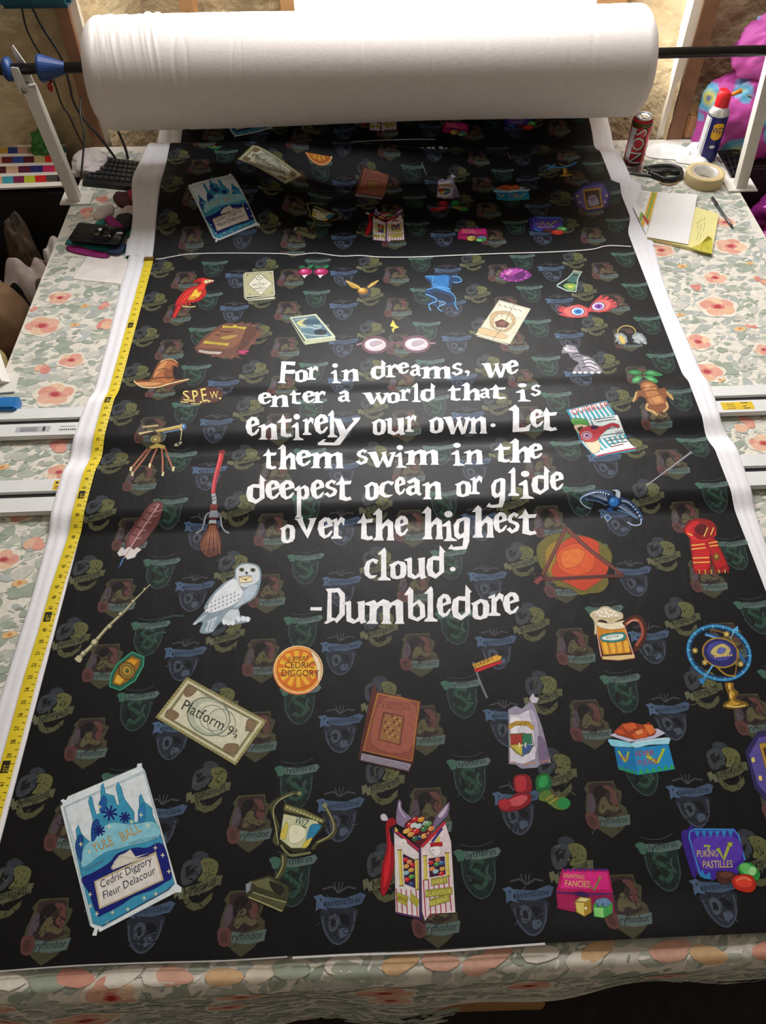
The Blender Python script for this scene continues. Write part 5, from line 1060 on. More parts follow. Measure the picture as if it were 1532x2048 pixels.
# ---- bar with clamps
bar = thing('roll_bar', RA, 'dark steel bar carrying the white fabric roll across the table', 'bar')
part('rod', tube(bmesh.new(), [RA - ux * 0.35, RB + ux * 0.25], 0.0145, 24), steel, bar, True)
def bar_lathe(px0, px1, prof):
    a, b = on_bar(px0), on_bar(px1); bm = bmesh.new(); sg = 28; rings = []
    for f, r in prof:
        c = a + (b - a) * f; rings.append([bm.verts.new(c + (ua * math.cos(2 * math.pi * k / sg) + ub * math.sin(2 * math.pi * k / sg)) * r) for k in range(sg)])
    for p, q in zip(rings, rings[1:]):
        for k in range(sg): bm.faces.new((p[k], p[(k + 1) % sg], q[(k + 1) % sg], q[k]))
    bm.faces.new(rings[0][::-1]); bm.faces.new(rings[-1]); bmesh.ops.recalc_face_normals(bm, faces=bm.faces[:]); return bm
cone = thing('roll_clamp', on_bar(100), 'blue plastic cone clamp on the bar beside the white roll', 'clamp')
part('cone_body', bar_lathe(79, 131, ((0, .018), (.0, .034), (.10, .036), (.30, .031), (.95, .016), (1, .0148))), blue_m, cone)
bm = bmesh.new(); q = pd(100, 175, 2.40); bmesh.ops.create_uvsphere(bm, u_segments=14, v_segments=10, radius=1)
for v in bm.verts: v.co = q + Vector((v.co.x * .0075, v.co.y * .006, v.co.z * .012))
tube(bm, [q + Vector((0, 0, .008)), on_bar(99) - ua * .030], .003, 8)
part('knob', bm, mat('red_plastic', '#a01d18', 0.35), cone, True, 'red screw knob')
tag(obj('bar_collar', bar_lathe(9, 25, ((0, .0148), (0, .025), (.3, .031), (.8, .031), (1, .022), (1, .0148))), blue_m, None, True), 'round blue collar on the far left end of the bar', 'collar')
# ---- stands
def stand(base_px, top, w, d, label):
    b = at(*base_px, 0.004); t = thing('roll_stand', b, label, 'stand', 'stands holding the roll bar')
    bm = bmesh.new(); box(bm, b.x - 0.045, b.x + 0.05, b.y - 0.03, b.y + 0.05, TT + 0.003, TT + 0.008, .001)
    part('foot_plate', bm, white_m, t)
    bm = bmesh.new(); prof = []
    for (c, s) in ((Vector((b.x, b.y, TT + .008)), 1), (top, 1)):
        prof.append([bm.verts.new(c + Vector((dx * w / 2, dy * d / 2, 0))) for dx, dy in ((-1, -1), (1, -1), (1, 1), (-1, 1))])
    for k in range(4): bm.faces.new((prof[0][k], prof[0][(k + 1) % 4], prof[1][(k + 1) % 4], prof[1][k]))
    bm.faces.new(prof[0][::-1]); bm.faces.new(prof[1]); bmesh.ops.recalc_face_normals(bm, faces=bm.faces[:])
    part('post', bm, white_m, t)
    return t, b
topL = on_bar(47) - ua * 0.045; topL.y += 0.0
st, b_ = stand((152, 400), topL, 0.034, 0.03, 'white steel stand at the left end of the bar, beside the colour charts')
for sgn, pxs in ((-1, 33), (1, 36)):
    c = on_bar(pxs + (4 if sgn > 0 else 0)); bm = bmesh.new(); y = c.y + sgn * 0.018
    pts = [(c.x - .004, y, topL.z - .012), (c.x + .022, y, topL.z - .012), (c.x + .012, y, c.z + .01), (c.x - .006, y, c.z + (.055 if sgn > 0 else .012)), (c.x - .012, y, c.z + (.05 if sgn > 0 else .006))]
    f = [bm.verts.new(p) for p in pts]; g = [bm.verts.new((p[0], p[1] + .003, p[2])) for p in pts]
    bm.faces.new(f); bm.faces.new(g[::-1])
    for k in range(5): bm.faces.new((f[k], f[(k + 1) % 5], g[(k + 1) % 5], g[k]))
    bmesh.ops.recalc_face_normals(bm, faces=bm.faces[:]); part('hook', bm, white_m, st)
bm = bmesh.new(); tube(bm, [topL + Vector((-.01, -.022, -.004)), topL + Vector((-.01, .02, -.004))], .008, 12); part('bolt', bm, mat('zinc', '#b9b6ae', .3, .8), st, True)
topR = on_bar(1552) - ua * 0.02
stand((1479, 374), topR, 0.034, 0.032, 'white steel stand at the right end of the bar, beside the spray can')
# ---- guide rails under the fabric
rail_w = mat('rail_white', '#e8e8e6', 0.4, var=0.02); rail_d = mat('rail_groove', '#1e1f20', 0.6)
for i, lab in ((0, 'white guide rail running under the fabric, farther of the two, beside the blue clip'), (1, 'white guide rail running under the fabric, nearer of the two')):
    x0, x1 = -0.915, 1.205; yc = rail_y(i, 0)
    r = thing('guide_rail', (0, yc, TT + .004), lab, 'rail', 'guide rails crossing the table'); r.rotation_euler = (0, 0, 0.021)
    def rbox(a, b, c, d, bev=0): return box(bmesh.new(), x0, x1, a, b, c, d, bev)
    obj('base', rbox(-.047, .047, 0, .007), rail_w, r)
    obj('front_strip', rbox(-.050, -.006, .001, .0150, .002), rail_w, r)
    obj('back_strip', rbox(.008, .047, .001, .0150, .002), rail_w, r)
    obj('groove', rbox(-.0062, .0082, .0068, .0085), rail_d, r)
    def sticker(name, xa, xb, ya, yb, m, lines, label=None):
        s = obj(name, box(bmesh.new(), xa, xb, ya, yb, .0149, .0153), m, r)
        if label: s['label'] = label
        return s
    yel = mat('yellow_sticker', '#e6c020', .5); gry = mat('grey_sticker', '#b9bcbf', .5); ink = mat('sticker_ink', '#3a3a3a', .6)
    if i == 0:
        p = at(34, 857, .015); q_ = at(102, 857, .015)
        s = sticker('rating_label', p.x, q_.x, -.036, -.018, gry, 0, 'grey printed rating label')
        bm = bmesh.new()
        for k in range(3): box(bm, p.x + .01, q_.x - .03, -.033 + k * .005, -.0315 + k * .005, .0152, .0155)
        box(bm, q_.x - .018, q_.x - .012, -.034, -.02, .0152, .0155)
        obj('print', bm, ink, s)
        p2, q2 = at(117, 857, .015), at(150, 857, .015); s = sticker('code_label', p2.x, q2.x, -.036, -.018, rail_w, 0)
        bm = bmesh.new()
        for k in range(8): box(bm, p2.x + .004 + k * .005, p2.x + .007 + k * .005, -.034, -.029, .0152, .0155)
        box(bm, p2.x + .004, p2.x + .04, -.022, -.0205, .0152, .0155); obj('print', bm, ink, s)
        p, q_ = at(1441, 812, .015), at(1505, 812, .015)
        s = sticker('warning_label', p.x, q_.x, -.040, -.014, yel, 0, 'yellow warning label')
        bm = bmesh.new()
        for k in range(3): box(bm, p.x + .012, q_.x - .045, -.036 + k * .007, -.0345 + k * .007, .0152, .0155)
        for a, b, c, d in ((.030, .012, -.019, -.0165), (.027, .018, -.030, -.0275), (.026, .010, -.037, -.0345)): box(bm, q_.x - a, q_.x - b, c, d, .0152, .0155)
        obj('print', bm, ink, s)
    else:
        p, q_ = at(105, 983, .015), at(126, 983, .015)
        s = sticker('warning_label', p.x, q_.x, .012, .040, yel, 0, 'yellow warning label')
        bm = bmesh.new(); box(bm, p.x + .004, p.x + .010, .030, .037, .0152, .0155); box(bm, p.x + .013, q_.x - .003, .030, .032, .0152, .0155)
        for k in range(2): box(bm, p.x + .004, q_.x - .004, .016 + k * .005, .018 + k * .005, .0152, .0155)
        obj('print', bm, ink, s)
p = at(12, 815, .02); bm = bmesh.new(); box(bm, p.x - .06, p.x + .028, p.y - .012, p.y + .030, TT + .003, TT + .030, .004)
tag(obj('rail_clip', bm, mat('clip_blue', '#2273b8', .4)), 'bright blue plastic clip at the left end behind the farther guide rail', 'clip')
# white clamp bracket at the left table edge
p = at(18, 765, .003); br = thing('clamp_bracket', (p.x, p.y, TT + .003), 'white steel bracket clamped on the left table edge above the blue clip', 'bracket')
bm = bmesh.new(); slab(bm, [at(-30, 790, .0035), at(30, 785, .0035), at(40, 748, .0035), at(-20, 750, .0035)], .004); part('plate', bm, white_m, br)
a_, b2_ = at(6, 768, .008), at(-20, 690, .05); bm = bmesh.new(); tube(bm, [a_, b2_], .017, 4); part('arm', bm, white_m, br)
# ---- tape measure lying along the left edge
tapem = thing('tape_measure', (XL - .01, 1.2, TT + .01), 'yellow measuring tape stretched along the left edge of the black fabric', 'measuring tape')
bm = bmesh.new(); rows = []
tp = trace([(308, 518), (266, 680), (166, 1050), (130, 1170), (104, 1265), (78, 1350), (50, 1460), (10, 1610), (-8, 1680)])
tl = trace([(293, 516), (247, 680), (141, 1050), (107, 1170), (77, 1265), (52, 1350), (24, 1460), (-18, 1610), (-37, 1680)])
ys = np.linspace(0.48, float(tp[0][-1]), 240)
def TR(y): return float(np.interp(y, tp[0], tp[1]))
for y in ys:
    x1_ = TR(y); row = []
    for j in range(5):
        x = x1_ - 0.0255 * (1 - j / 4); row.append(bm.verts.new((x, y, TT + float(H(max(x, -.64), y)) + .0035 + .0012 * math.sin(math.pi * j / 4))))
    rows.append(row)
for a, b in zip(rows, rows[1:]):
    for j in range(4): bm.faces.new((a[j], a[j + 1], b[j + 1], b[j]))
yellow = mat('tape_yellow', '#e9cf28', .45, var=.04)
part('blade', bm, yellow, tapem, True)
TA = Art(lambda x, y: (x, y)); y_end = float(tp[0][-1]); ft = .3048; inch = ft / 12
k = 1
def tz(x, y): return
while y_end - k * inch / 2 > 0.485:
    y = y_end - k * inch / 2; x1_ = TR(y); full = k % 2 == 0
    TA.lay = 1
    TA.put([[(x1_ - .001, y), (x1_ - (.007 if full else .005), y), (x1_ - (.007 if full else .005), y + .0009), (x1_ - .001, y + .0009)]], '#3a3413', 1)
    if full:
        n = k // 2; t = str(n) if n % 12 else str(n // 12) + 'FT'
        h_ = .0075; tv, tt_, w_ = text_mesh(t)
        if n % 12 == 0: TA.put([[(x1_ - .022, y - .016), (x1_ - .008, y - .016), (x1_ - .008, y + .006), (x1_ - .022, y + .006)]], '#2a2718' if n % 24 else '#2a2718', 1)
        s_ = .0085
        for q in tt_: TA.put([[(x1_ - .020 + tv[i][1] * .0095, y - .002 - (tv[i][0]) * s_) if 0 else (x1_ - .009 - tv[i][1] * .009, y - .014 + tv[i][0] * s_) for i in q]], '#26220f' if n % 12 else '#e9cf28', 2)
    k += 1
V, ly, C = TA.tris(.01)
Xt, Yt = V[..., 0], V[..., 1]
Zt = TT + H(np.maximum(Xt, -.64), Yt) + .0035 + .0012 * np.sin(np.pi * np.clip(1 - (np.interp(Yt, tp[0], tp[1]) - Xt) / .0255, 0, 1)) + (.00025 + ly * 6e-5)[:, None]
o = link('markings', tri_mesh('markings', np.stack([Xt, Yt, Zt], -1), C), print_mat('tape_ink', .5), tapem); o.matrix_parent_inverse = Matrix.Translation(-tapem.location)
bm = bmesh.new(); box(bm, TR(y_end) - .027, TR(y_end) + .001, y_end - .012, y_end + .003, TT + float(H(-.62, y_end)) + .003, TT + float(H(-.62, y_end)) + .0062, .0005)
part('end_hook', bm, mat('brass', '#8a6a2a', .4, .6), tapem)
# ================= RIGHT SIDE OF THE TABLE
# energy drink can
p = at(1268, 331, .003); can = thing('drink_can', (p.x, p.y + .02, TT + .003), 'red and black drink can with silver letters standing behind the scissors', 'can')
prof = [(.024, 0), (.0265, .002), (.031, .008), (.033, .014), (.033, .139), (.0315, .146), (.0275, .152), (.0268, .1545), (.0285, .156), (.0285, .158), (.0265, .158), (.0262, .153), (0.001, .153)]
red = mat('can_red', '#c0202a', .3, .15, var=.12); alu = mat('aluminium', '#d5d5d2', .25, .9, var=.03); dk = mat('can_black', '#1a1718', .35, .3)
obj('body', lathe(bmesh.new(), prof[:7], 48), red, can, True)
obj('lid', lathe(bmesh.new(), prof[5:], 48), alu, can, True)
obj('neck_band', lathe(bmesh.new(), [(.0333, .1295), (.0334, .136), (.0332, .139), (.0320, .145)], 48, close=False), mat('can_gold', '#5b4a22', .35, .5), can, True)
bm = bmesh.new(); box(bm, -.006, .006, -.012, .010, .1532, .1548, .001); part_ = obj('pull_tab', bm, alu, can)
bm = bmesh.new(); box(bm, -.007, .007, -.022, -.010, .1528, .1533, .001); obj('opening', bm, dk, can)
def wrap_text(name, txt, par, r, a_c, z_c, size, m, vertical=True, off=.0004, thick=1.0, sx=1.0):
    tv, tt_, w_ = text_mesh(txt); s = size
    V_ = np.array([[tv[i] for i in t] for t in tt_], dtype=float)
    V_, _l, _c = split(V_, np.zeros(len(V_)), np.zeros((len(V_), 3)), .08)
    bm = bmesh.new()
    for t in V_:
        q3 = []
        for v in t:
            a, b = (v[0] - w_ / 2) * s * sx, (v[1] - .5) * s * .72
            if vertical: z, q = z_c + a, -b
            else: z, q = z_c + b, a
            an = a_c + q / r; q3.append(bm.verts.new(((r + off) * math.cos(an), (r + off) * math.sin(an), z)))
        bm.faces.new(q3)
    bmesh.ops.remove_doubles(bm, verts=bm.verts[:], dist=1e-6); bmesh.ops.recalc_face_normals(bm, faces=bm.faces[:])
    return obj(name, bm, m, par)
def wrap_patch(name, par, r, a0, a1, z0, z1, m, off=.0002, round_=0.0):
    bm = bmesh.new(); n = 14; rows = []
    for j in range(9):
        f = j / 8; z = z0 + (z1 - z0) * f; sh = round_ * (1 - math.sqrt(max(0, 1 - (2 * f - 1) ** 6)))
        rows.append([bm.verts.new(((r + off) * math.cos(a0 + sh + (a1 - a0 - 2 * sh) * i / n), (r + off) * math.sin(a0 + sh + (a1 - a0 - 2 * sh) * i / n), z)) for i in range(n + 1)])
    for a, b in zip(rows, rows[1:]):
        for i in range(n): bm.faces.new((a[i], a[i + 1], b[i + 1], b[i]))
    bmesh.ops.recalc_face_normals(bm, faces=bm.faces[:])
    return obj(name, bm, m, par, True)
fc = math.atan2(-p.y, -p.x)
wrap_patch('side_panel', can, .033, fc - 1.0, fc - .45, .018, .126, mat('can_white', '#e8e6e3', .35, .3), .0003)
wrap_text('lettering_shadow', 'NOS', can, .033, fc + .14, .070, .060, dk, True, .0004, sx=1.05)
wrap_text('lettering', 'NOS', can, .033, fc + .06, .071, .056, mat('letter_silver', '#cfccc6', .4, .2), True, .0008, sx=1.05)
wrap_patch('stripe', can, .033, fc + .62, fc + .70, .018, .120, dk, .0003)
# spray can
p = at(1413, 322, .003); sp = thing('spray_can', (p.x, p.y + .02, TT + .003), 'blue and white spray can with red cap and yellow shield', 'spray can')
navy = mat('can_navy', '#20226a', .35, .2); 
obj('body', lathe(bmesh.new(), [(.030, 0), (.0330, .002), (.0335, .004), (.0335, .150), (.033, .152)], 48), navy, sp, True)
obj('shoulder', lathe(bmesh.new(), [(.034, .150), (.0345, .154), (.033, .157), (.029, .166), (.024, .174), (.021, .176)], 48), mat('can_steel', '#dcdad5', .3, .7), sp, True)
capm = mat('cap_red', '#e2252b', .4)
bm = lathe(bmesh.new(), [(.022, .172), (.0225, .175), (.0220, .205), (.0205, .222), (.017, .224)], 36)
for v in bm.verts:
    if v.co.z > .2 and v.co.x > .004: v.co.z -= (v.co.x - .004) * .55
obj('cap', bm, capm, sp, True)
bm = bmesh.new(); box(bm, -.004, .0145, -.010, .010, .2135, .2180, .003); o = obj('spray_button', bm, mat('button_grey', '#7e8784', .5), sp); o.rotation_euler = (0, .35, 0); o.location = (.002, 0, .003)
bm = bmesh.new(); tube(bm, [(.018, .004, .204), (.056, .016, .213)], [.0045, .0075], 12); obj('nozzle_flap', bm, mat('flap_orange', '#ef8a1c', .45), sp, True)
fc = math.atan2(-p.y, -p.x)
wrap_patch('white_panel', sp, .0335, fc - 1.35, fc - .62, .010, .146, mat('can_white2', '#e9e9ea', .4), .0003)
wrap_patch('white_line', sp, .0335, fc - .56, fc - .46, .010, .146, mat('can_white2', '#e9e9ea', .4), .0003)
wrap_patch('yellow_shield', sp, .0335, fc - .10, fc + 1.0, .078, .132, mat('shield_yellow', '#f2b818', .4), .0004, .30)
wrap_text('lettering', 'WD', sp, .0335, fc + .42, .110, .028, navy, False, .0009, sx=.75)
wrap_patch('white_mark', sp, .0335, fc + .10, fc + .60, .050, .060, mat('can_white2', '#e9e9ea', .4), .0004, .25)
# masking tape
p = at(1408, 355, .0175); mt = thing('masking_tape', (p.x, p.y, TT + .003), 'beige roll of masking tape lying flat beside the white stand', 'tape roll')
obj('tape', lathe(bmesh.new(), [(.041, 0), (.0605, 0), (.0610, .001), (.0610, .034), (.0600, .035), (.041, .035), (.041, 0)], 64, close=False), mat('masking', '#cdb98a', .65, var=.04), mt, True)
obj('core', lathe(bmesh.new(), [(.0385, .001), (.0411, .001), (.0411, .0352), (.0385, .0352), (.0385, .001)], 64, close=False), mat('tape_core', '#d9d5cc', .35, .2), mt, True)
# scissors
p = at(1300, 345, .006); sc = thing('scissors', (p.x, p.y, TT + .003), 'large scissors with black handles lying behind the white papers', 'scissors')
sm = mat('blade_steel', '#8e9092', .25, .9)
bl = [at(1246, 339, .006), at(1278, 343, .006), at(1302, 344, .006), at(1302, 336, .006), at(1278, 336, .006)]
bm = bmesh.new(); slab(bm, bl, .004); part('blade', bm, sm, sc)
bm = bmesh.new(); slab(bm, [at(1250, 342, .010), at(1275, 348, .010), at(1306, 352, .010), at(1308, 344, .010), at(1280, 341, .010)], .004); part('blade', bm, sm, sc)
bm = bmesh.new(); tube(bm, spline([at(1290, 337, .012), at(1310, 333, .012), at(1340, 332, .012), at(1360, 338, .012), at(1356, 344, .012), at(1330, 342, .012), at(1305, 341, .012), at(1292, 339, .012)], 5), .007, 10); part('handle', bm, black_m, sc, True)
bm = bmesh.new(); tube(bm, spline([at(1298, 342, .014), at(1320, 345, .014), at(1345, 340, .014), at(1361, 342, .012), at(1362, 352, .012), at(1350, 358, .012), at(1328, 358, .012), at(1314, 352, .012), at(1298, 345, .014)], 5), .008, 10); part('handle', bm, black_m, sc, True)
bm = bmesh.new(); c = at(1290, 341, .016); lathe(bm, [(.006, -.004), (.006, .002), (.004, .003)], 16, c.x, c.y, c.z); part('pivot', bm, mat('zinc', '#b9b6ae', .3, .8), sc, True)
# rubber band / ring under the scissors
bm = bmesh.new(); tube(bm, spline([at(1320, 360, .005), at(1345, 356, .005), at(1357, 362, .005), at(1345, 369, .005), at(1325, 368, .005)], 5, True) + [at(1320, 360, .005)], .0022, 8)
tag(obj('rubber_band', bm, mat('band_tan', '#b08f5c', .6), None, True), 'thin tan rubber band on the cloth in front of the scissors handles', 'rubber band')
# notepad, printed sheet, white sheet
pad = thing('notepad', at(1370, 470, .003), 'yellow notepad with one curled corner partly under the white sheet', 'notepad')
bm = bmesh.new(); slab(bm, [at(*q, .003) for q in ((1293, 480), (1422, 510), (1436, 433), (1310, 395))], .009); part('pages', bm, mat('pad_yellow', '#ece29a', .7, var=.03), pad)
bm = bmesh.new(); cpt = [at(1382, 496, .0125), at(1402, 487, .018), at(1416, 472, .024), at(1424, 478, .014), at(1424, 508, .0125), at(1400, 503, .0125)]
slab(bm, cpt, .0012); part('curled_corner', bm, mat('pad_olive', '#c7bb3a', .6), pad, False, 'darker yellow curled corner')
bm = bmesh.new()
for (xa, ya, xb, yb) in ((1392, 480, 1397, 462), (1397, 482, 1402, 466), (1394, 458, 1396, 449), (1400, 460, 1402, 448), (1406, 462, 1409, 444), (1393, 447, 1404, 438), (1407, 441, 1409, 434)):
    tube(bm, [at(xa, ya, .0125), at((xa + xb) / 2 + 1.5, (ya + yb) / 2, .0125), at(xb, yb, .0125)], .0006, 4)
part('handwriting', bm, mat('pencil', '#b8ad7c', .8), pad)
ps = thing('printed_sheet', at(1290, 420, .013), 'printed sheet with yellow, green and red bars under the plain white sheet', 'paper')
bm = bmesh.new(); sheet = [(1266, 415), (1277, 380), (1316, 386), (1292, 468)]; slab(bm, [at(*q, .0125 if q[0] > 1270 else .0125) for q in sheet], .0005); part('sheet', bm, paper, ps)
def onsheet(u, v): # u across 0..1, v down 0..1
    a, b, c, d = (Vector(at(*q, .0133)) for q in ((1277, 380), (1316, 386), (1292, 468), (1266, 415)))
    return (a * (1 - u) + b * u) * (1 - v) + (d * (1 - u) + c * u) * v
def bar_on(u0, u1, v0, v1, m, nm, lab=None):
    bm = bmesh.new(); slab(bm, [onsheet(u0, v0), onsheet(u0, v1), onsheet(u1, v1), onsheet(u1, v0)], .0003); part(nm, bm, m, ps, False, lab)
bar_on(.66, .76, 0, .70, mat('ink_yellow', '#e0ad2c', .6), 'yellow_bar'); bar_on(.76, .88, 0, .72, mat('ink_green', '#86b04a', .6), 'green_bar'); bar_on(.88, .98, 0, .75, mat('ink_yellow', '#e0ad2c', .6), 'yellow_bar')
bar_on(.60, .98, .72, .82, mat('ink_red', '#c04838', .6), 'red_bar'); bar_on(.62, .8, .84, .98, mat('ink_yellow', '#e0ad2c', .6), 'yellow_bar'); bar_on(.45, .6, .72, .98, mat('ink_green', '#86b04a', .6), 'green_bar')
bm = bmesh.new()
for k in range(9): slab(bm, [onsheet(.06, .06 + k * .07), onsheet(.06, .075 + k * .07), onsheet(.55 - .06 * (k % 3), .075 + k * .07), onsheet(.55 - .06 * (k % 3), .06 + k * .07)], .0002)
part('print_lines', bm, mat('ink_grey', '#a9a7ad', .7), ps)
bm = bmesh.new(); slab(bm, [at(*q, .0145) for q in ((1294, 474), (1376, 489), (1395, 389), (1316, 385))], .0006)
tag(obj('paper_sheet', bm, paper), 'plain white sheet of paper lying on top of the yellow notepad', 'paper')
# pen
pen = thing('pen', at(1445, 425, .006), 'slim silver and black pen lying beside the yellow notepad', 'pen')
a_, b_ = at(1424, 396, .007), at(1466, 456, .007); d_ = b_ - a_
part('barrel', tube(bmesh.new(), [a_, a_ + d_ * .8, a_ + d_ * .93], [.0045, .0045, .0035], 12), mat('pen_silver', '#77797f', .3, .7), pen, True)
part('tip', tube(bmesh.new(), [a_ + d_ * .93, b_], [.0034, .001], 12), black_m, pen, True)
part('grip_band', tube(bmesh.new(), [a_ + d_ * .22, a_ + d_ * .26], .0049, 12), black_m, pen, True)
part('clip', tube(bmesh.new(), [a_ + d_ * .02 + Vector((0, 0, .006)), a_ + d_ * .24 + Vector((0, 0, .006))], .0013, 6), black_m, pen)
# crumpled tissue
def tissue(pts, h, label, seed):
    c = sum((at(*q, .004) for q in pts), Vector()) / len(pts); bm = bmesh.new(); ring = spline([at(*q, .004) for q in pts], 6, True); n = len(ring); m = 14; rows = []
    for j in range(m + 1):
        f = j / m; row = []
        for k in range(n):
            q = c + (ring[k] - c) * (1 - f); hh = h * (1 - (1 - f) ** 2) * (0.55 + 0.8 * hsh(q.x * 22, q.y * 22, 0, seed) + .5 * abs(hsh(q.x * 50, q.y * 50, 1, seed)))
            row.append(bm.verts.new((q.x, q.y, TT + .0045 + max(0, hh))))
        rows.append(row)
    for a, b in zip(rows, rows[1:]):
        for k in range(n): bm.faces.new((a[k], a[(k + 1) % n], b[(k + 1) % n], b[k]))
    bmesh.ops.remove_doubles(bm, verts=bm.verts[:], dist=1e-5); bmesh.ops.recalc_face_normals(bm, faces=bm.faces[:])
    return tag(obj('tissue', bm, mat('tissue_white', '#f5f3f0', .8, var=.02), None, True), label, 'tissue')
tissue([(1293, 312), (1300, 290), (1340, 288), (1372, 296), (1368, 318), (1330, 318)], .022, 'flat crumpled white tissue between the drink can and the spray can', 1)
tissue([(1352, 322), (1365, 300), (1392, 290), (1412, 300), (1420, 322), (1405, 331), (1375, 328)], .045, 'peaked crumpled white tissue leaning against the spray can', 2)
# black wire tray
wt = thing('wire_tray', at(1455, 325, .003), 'black wire grid tray between the spray can and the white stand', 'tray')
bm = bmesh.new(); A0, A1, A2, A3 = at(1437, 303, .02), at(1478, 300, .02), at(1480, 342, .012), at(1463, 352, .012)
for k in range(5):
    f = k / 4; tube(bm, [A0 * (1 - f) + A3 * f, A1 * (1 - f) + A2 * f], .0035, 6)
for k in range(4):
    f = k / 3; tube(bm, [A0 * (1 - f) + A1 * f, A3 * (1 - f) + A2 * f], .0035, 6)
part('wire_grid', bm, black_m, wt)
bm = bmesh.new(); slab(bm, [at(1437, 305, .004), at(1478, 303, .004), at(1480, 344, .004), at(1463, 354, .004)], .005); part('base', bm, black_m, wt)
# colourful fabric heap right of the table
def rainbow(name, seed, base='#d052ac'):
    m = mat(name, base, .6, var=.15, scale=8); nt = m.node_tree; b = nt.nodes['Principled BSDF']
    tc = nt.nodes.new('ShaderNodeTexCoord'); mp = nt.nodes.new('ShaderNodeMapping'); mp.inputs['Location'].default_value = (seed, seed * 2, 0)
    vo = nt.nodes.new('ShaderNodeTexVoronoi'); vo.inputs['Scale'].default_value = 8.5; vo.inputs['Randomness'].default_value = .9
    nt.links.new(tc.outputs['Object'], mp.inputs['Vector']); nt.links.new(mp.outputs['Vector'], vo.inputs['Vector'])
    r = nt.nodes.new('ShaderNodeValToRGB'); cr = r.color_ramp; cr.interpolation = 'LINEAR'
    for i, (p_, c_) in enumerate(((0, '#ece7dd'), (.12, '#6a7fb0'), (.20, '#e9e26c'), (.34, '#62c0de'), (.42, '#8ab0e0'), (.47, base))):
        e_ = cr.elements[i] if i < 2 else cr.elements.new(p_)
        e_.position = p_; e_.color = lin(c_) + (1,)
    wv = nt.nodes.new('ShaderNodeTexNoise'); wv.inputs['Scale'].default_value = 14
    ad = nt.nodes.new('ShaderNodeMath'); ad.operation = 'MULTIPLY_ADD'; ad.inputs[1].default_value = .45; 
    nt.links.new(wv.outputs['Fac'], ad.inputs[0]); nt.links.new(vo.outputs['Distance'], ad.inputs[2]); nt.links.new(tc.outputs['Object'], wv.inputs['Vector'])
    sb = nt.nodes.new('ShaderNodeMath'); sb.operation = 'SUBTRACT'; sb.inputs[1].default_value = .20
    nt.links.new(ad.outputs[0], sb.inputs[0]); nt.links.new(sb.outputs[0], r.inputs['Fac'])
    nt.links.new(r.outputs['Color'], b.inputs['Base Color']); return m
bm = boxb(1.24, 2.2, 2.66, 2.86, .0, TT - .03, bev=.006)
sh = thing('side_shelf', (1.6, 2.7, 0), 'dark shelf unit beside the table under the pink fabric heap', 'shelf'); part('carcass', bm, mat('dark_wood', '#2a211b', .7, var=.3), sh)
rb = [rainbow('candy_print', 1.0), rainbow('candy_print_violet', 3.7, '#c048a8'), rainbow('candy_print_rose', 5.1, '#dc62ba')]
gl_ = [((1.30, 2.79, TT - .029), (.15, .10, .17), 0, 'pink rainbow print fabric heap directly behind the spray can, lowest of the pile'),
       ((1.58, 2.76, TT - .029), (.13, .10, .20), 1, 'pink rainbow print fabric bundle behind the right stand post'),
       ((1.42, 2.80, TT + .225), (.20, .09, .12), 2, 'folded pink rainbow print fabric on top of the heap, below the bar')]
for i, (c_, s_, mi, lb) in enumerate(gl_):
    crumple('printed_fabric_heap', c_, s_, rb[mi], 11 + i, lb, 'fabric', 'pink rainbow print fabric beside the wall', .28, 2.6)
bm = boxb(1.235, 1.95, 2.0, 2.655, 0.0, .52, bev=.01)
tag(obj('storage_box', bm, mat('dark_card', '#231d1a', .8)), 'low dark box on the floor right of the table carrying the shiny purple fabric', 'box')
crumple('shiny_fabric', (1.44, 2.52, .521), (.13, .11, .13), mat('shiny_purple', '#b23a98', .18, .35, var=.3, scale=14), 21, 'shiny purple fabric bundle below the table edge, in front of the dark shelf', 'fabric', None, .35, 3.2)
crumple('black_bag', (1.38, 2.26, .521), (.11, .11, .12), mat('black_cloth', '#0d0d0e', .7), 22, 'black bag below the right table edge in front of the shiny purple fabric', 'bag')
# ================= LEFT SIDE OF THE TABLE
kb0, kb1 = at(203, 324, .012), at(290, 336, .012)
kc = at(228, 352, .006); kb = thing('keyboard', (kc.x, kc.y, TT + .003), 'black computer keyboard at the far left of the table, partly under the fabric edge', 'keyboard')
kp = [at(200, 324, .003), at(283, 335, .003), at(281, 384, .003), at(165, 372, .003)]
bm = bmesh.new(); lo_ = [bm.verts.new(q_) for q_ in kp]; c_ = sum(kp, Vector()) / 4
hi_ = [bm.verts.new(q_ + Vector((0, 0, .022 if i < 2 else .014)) - (q_ - c_) * .03) for i, q_ in enumerate(kp)]
bm.faces.new(lo_[::-1]); bm.faces.new(hi_)
for i in range(4): bm.faces.new((lo_[i], lo_[(i + 1) % 4], hi_[(i + 1) % 4], hi_[i]))
bmesh.ops.recalc_face_normals(bm, faces=bm.faces[:]); hp = [v.co.copy() for v in hi_]
part('case', bm, black_m, kb)
keym = mat('key_cap', '#26272a', .45, var=.1); first = None
for j in range(5):
    for i in range(9):
        u0, u1, v0, v1 = .04 + i * .104, .04 + i * .104 + .086, .07 + j * .165, .07 + j * .165 + .125
        g = lambda u, v: (hp[0] * (1 - u) + hp[1] * u) * (1 - v) + (hp[3] * (1 - u) + hp[2] * u) * v
        bm = bmesh.new(); slab(bm, [g(u0, v0), g(u0, v1), g(u1, v1), g(u1, v0)], .006)
        ctr = g((u0 + u1) / 2, (v0 + v1) / 2)
        for v in bm.verts:
            if v.co.z > g((u0 + u1) / 2, (v0 + v1) / 2).z + .003: v.co += (ctr - v.co) * .12; 
        part('key', bm, keym, kb)
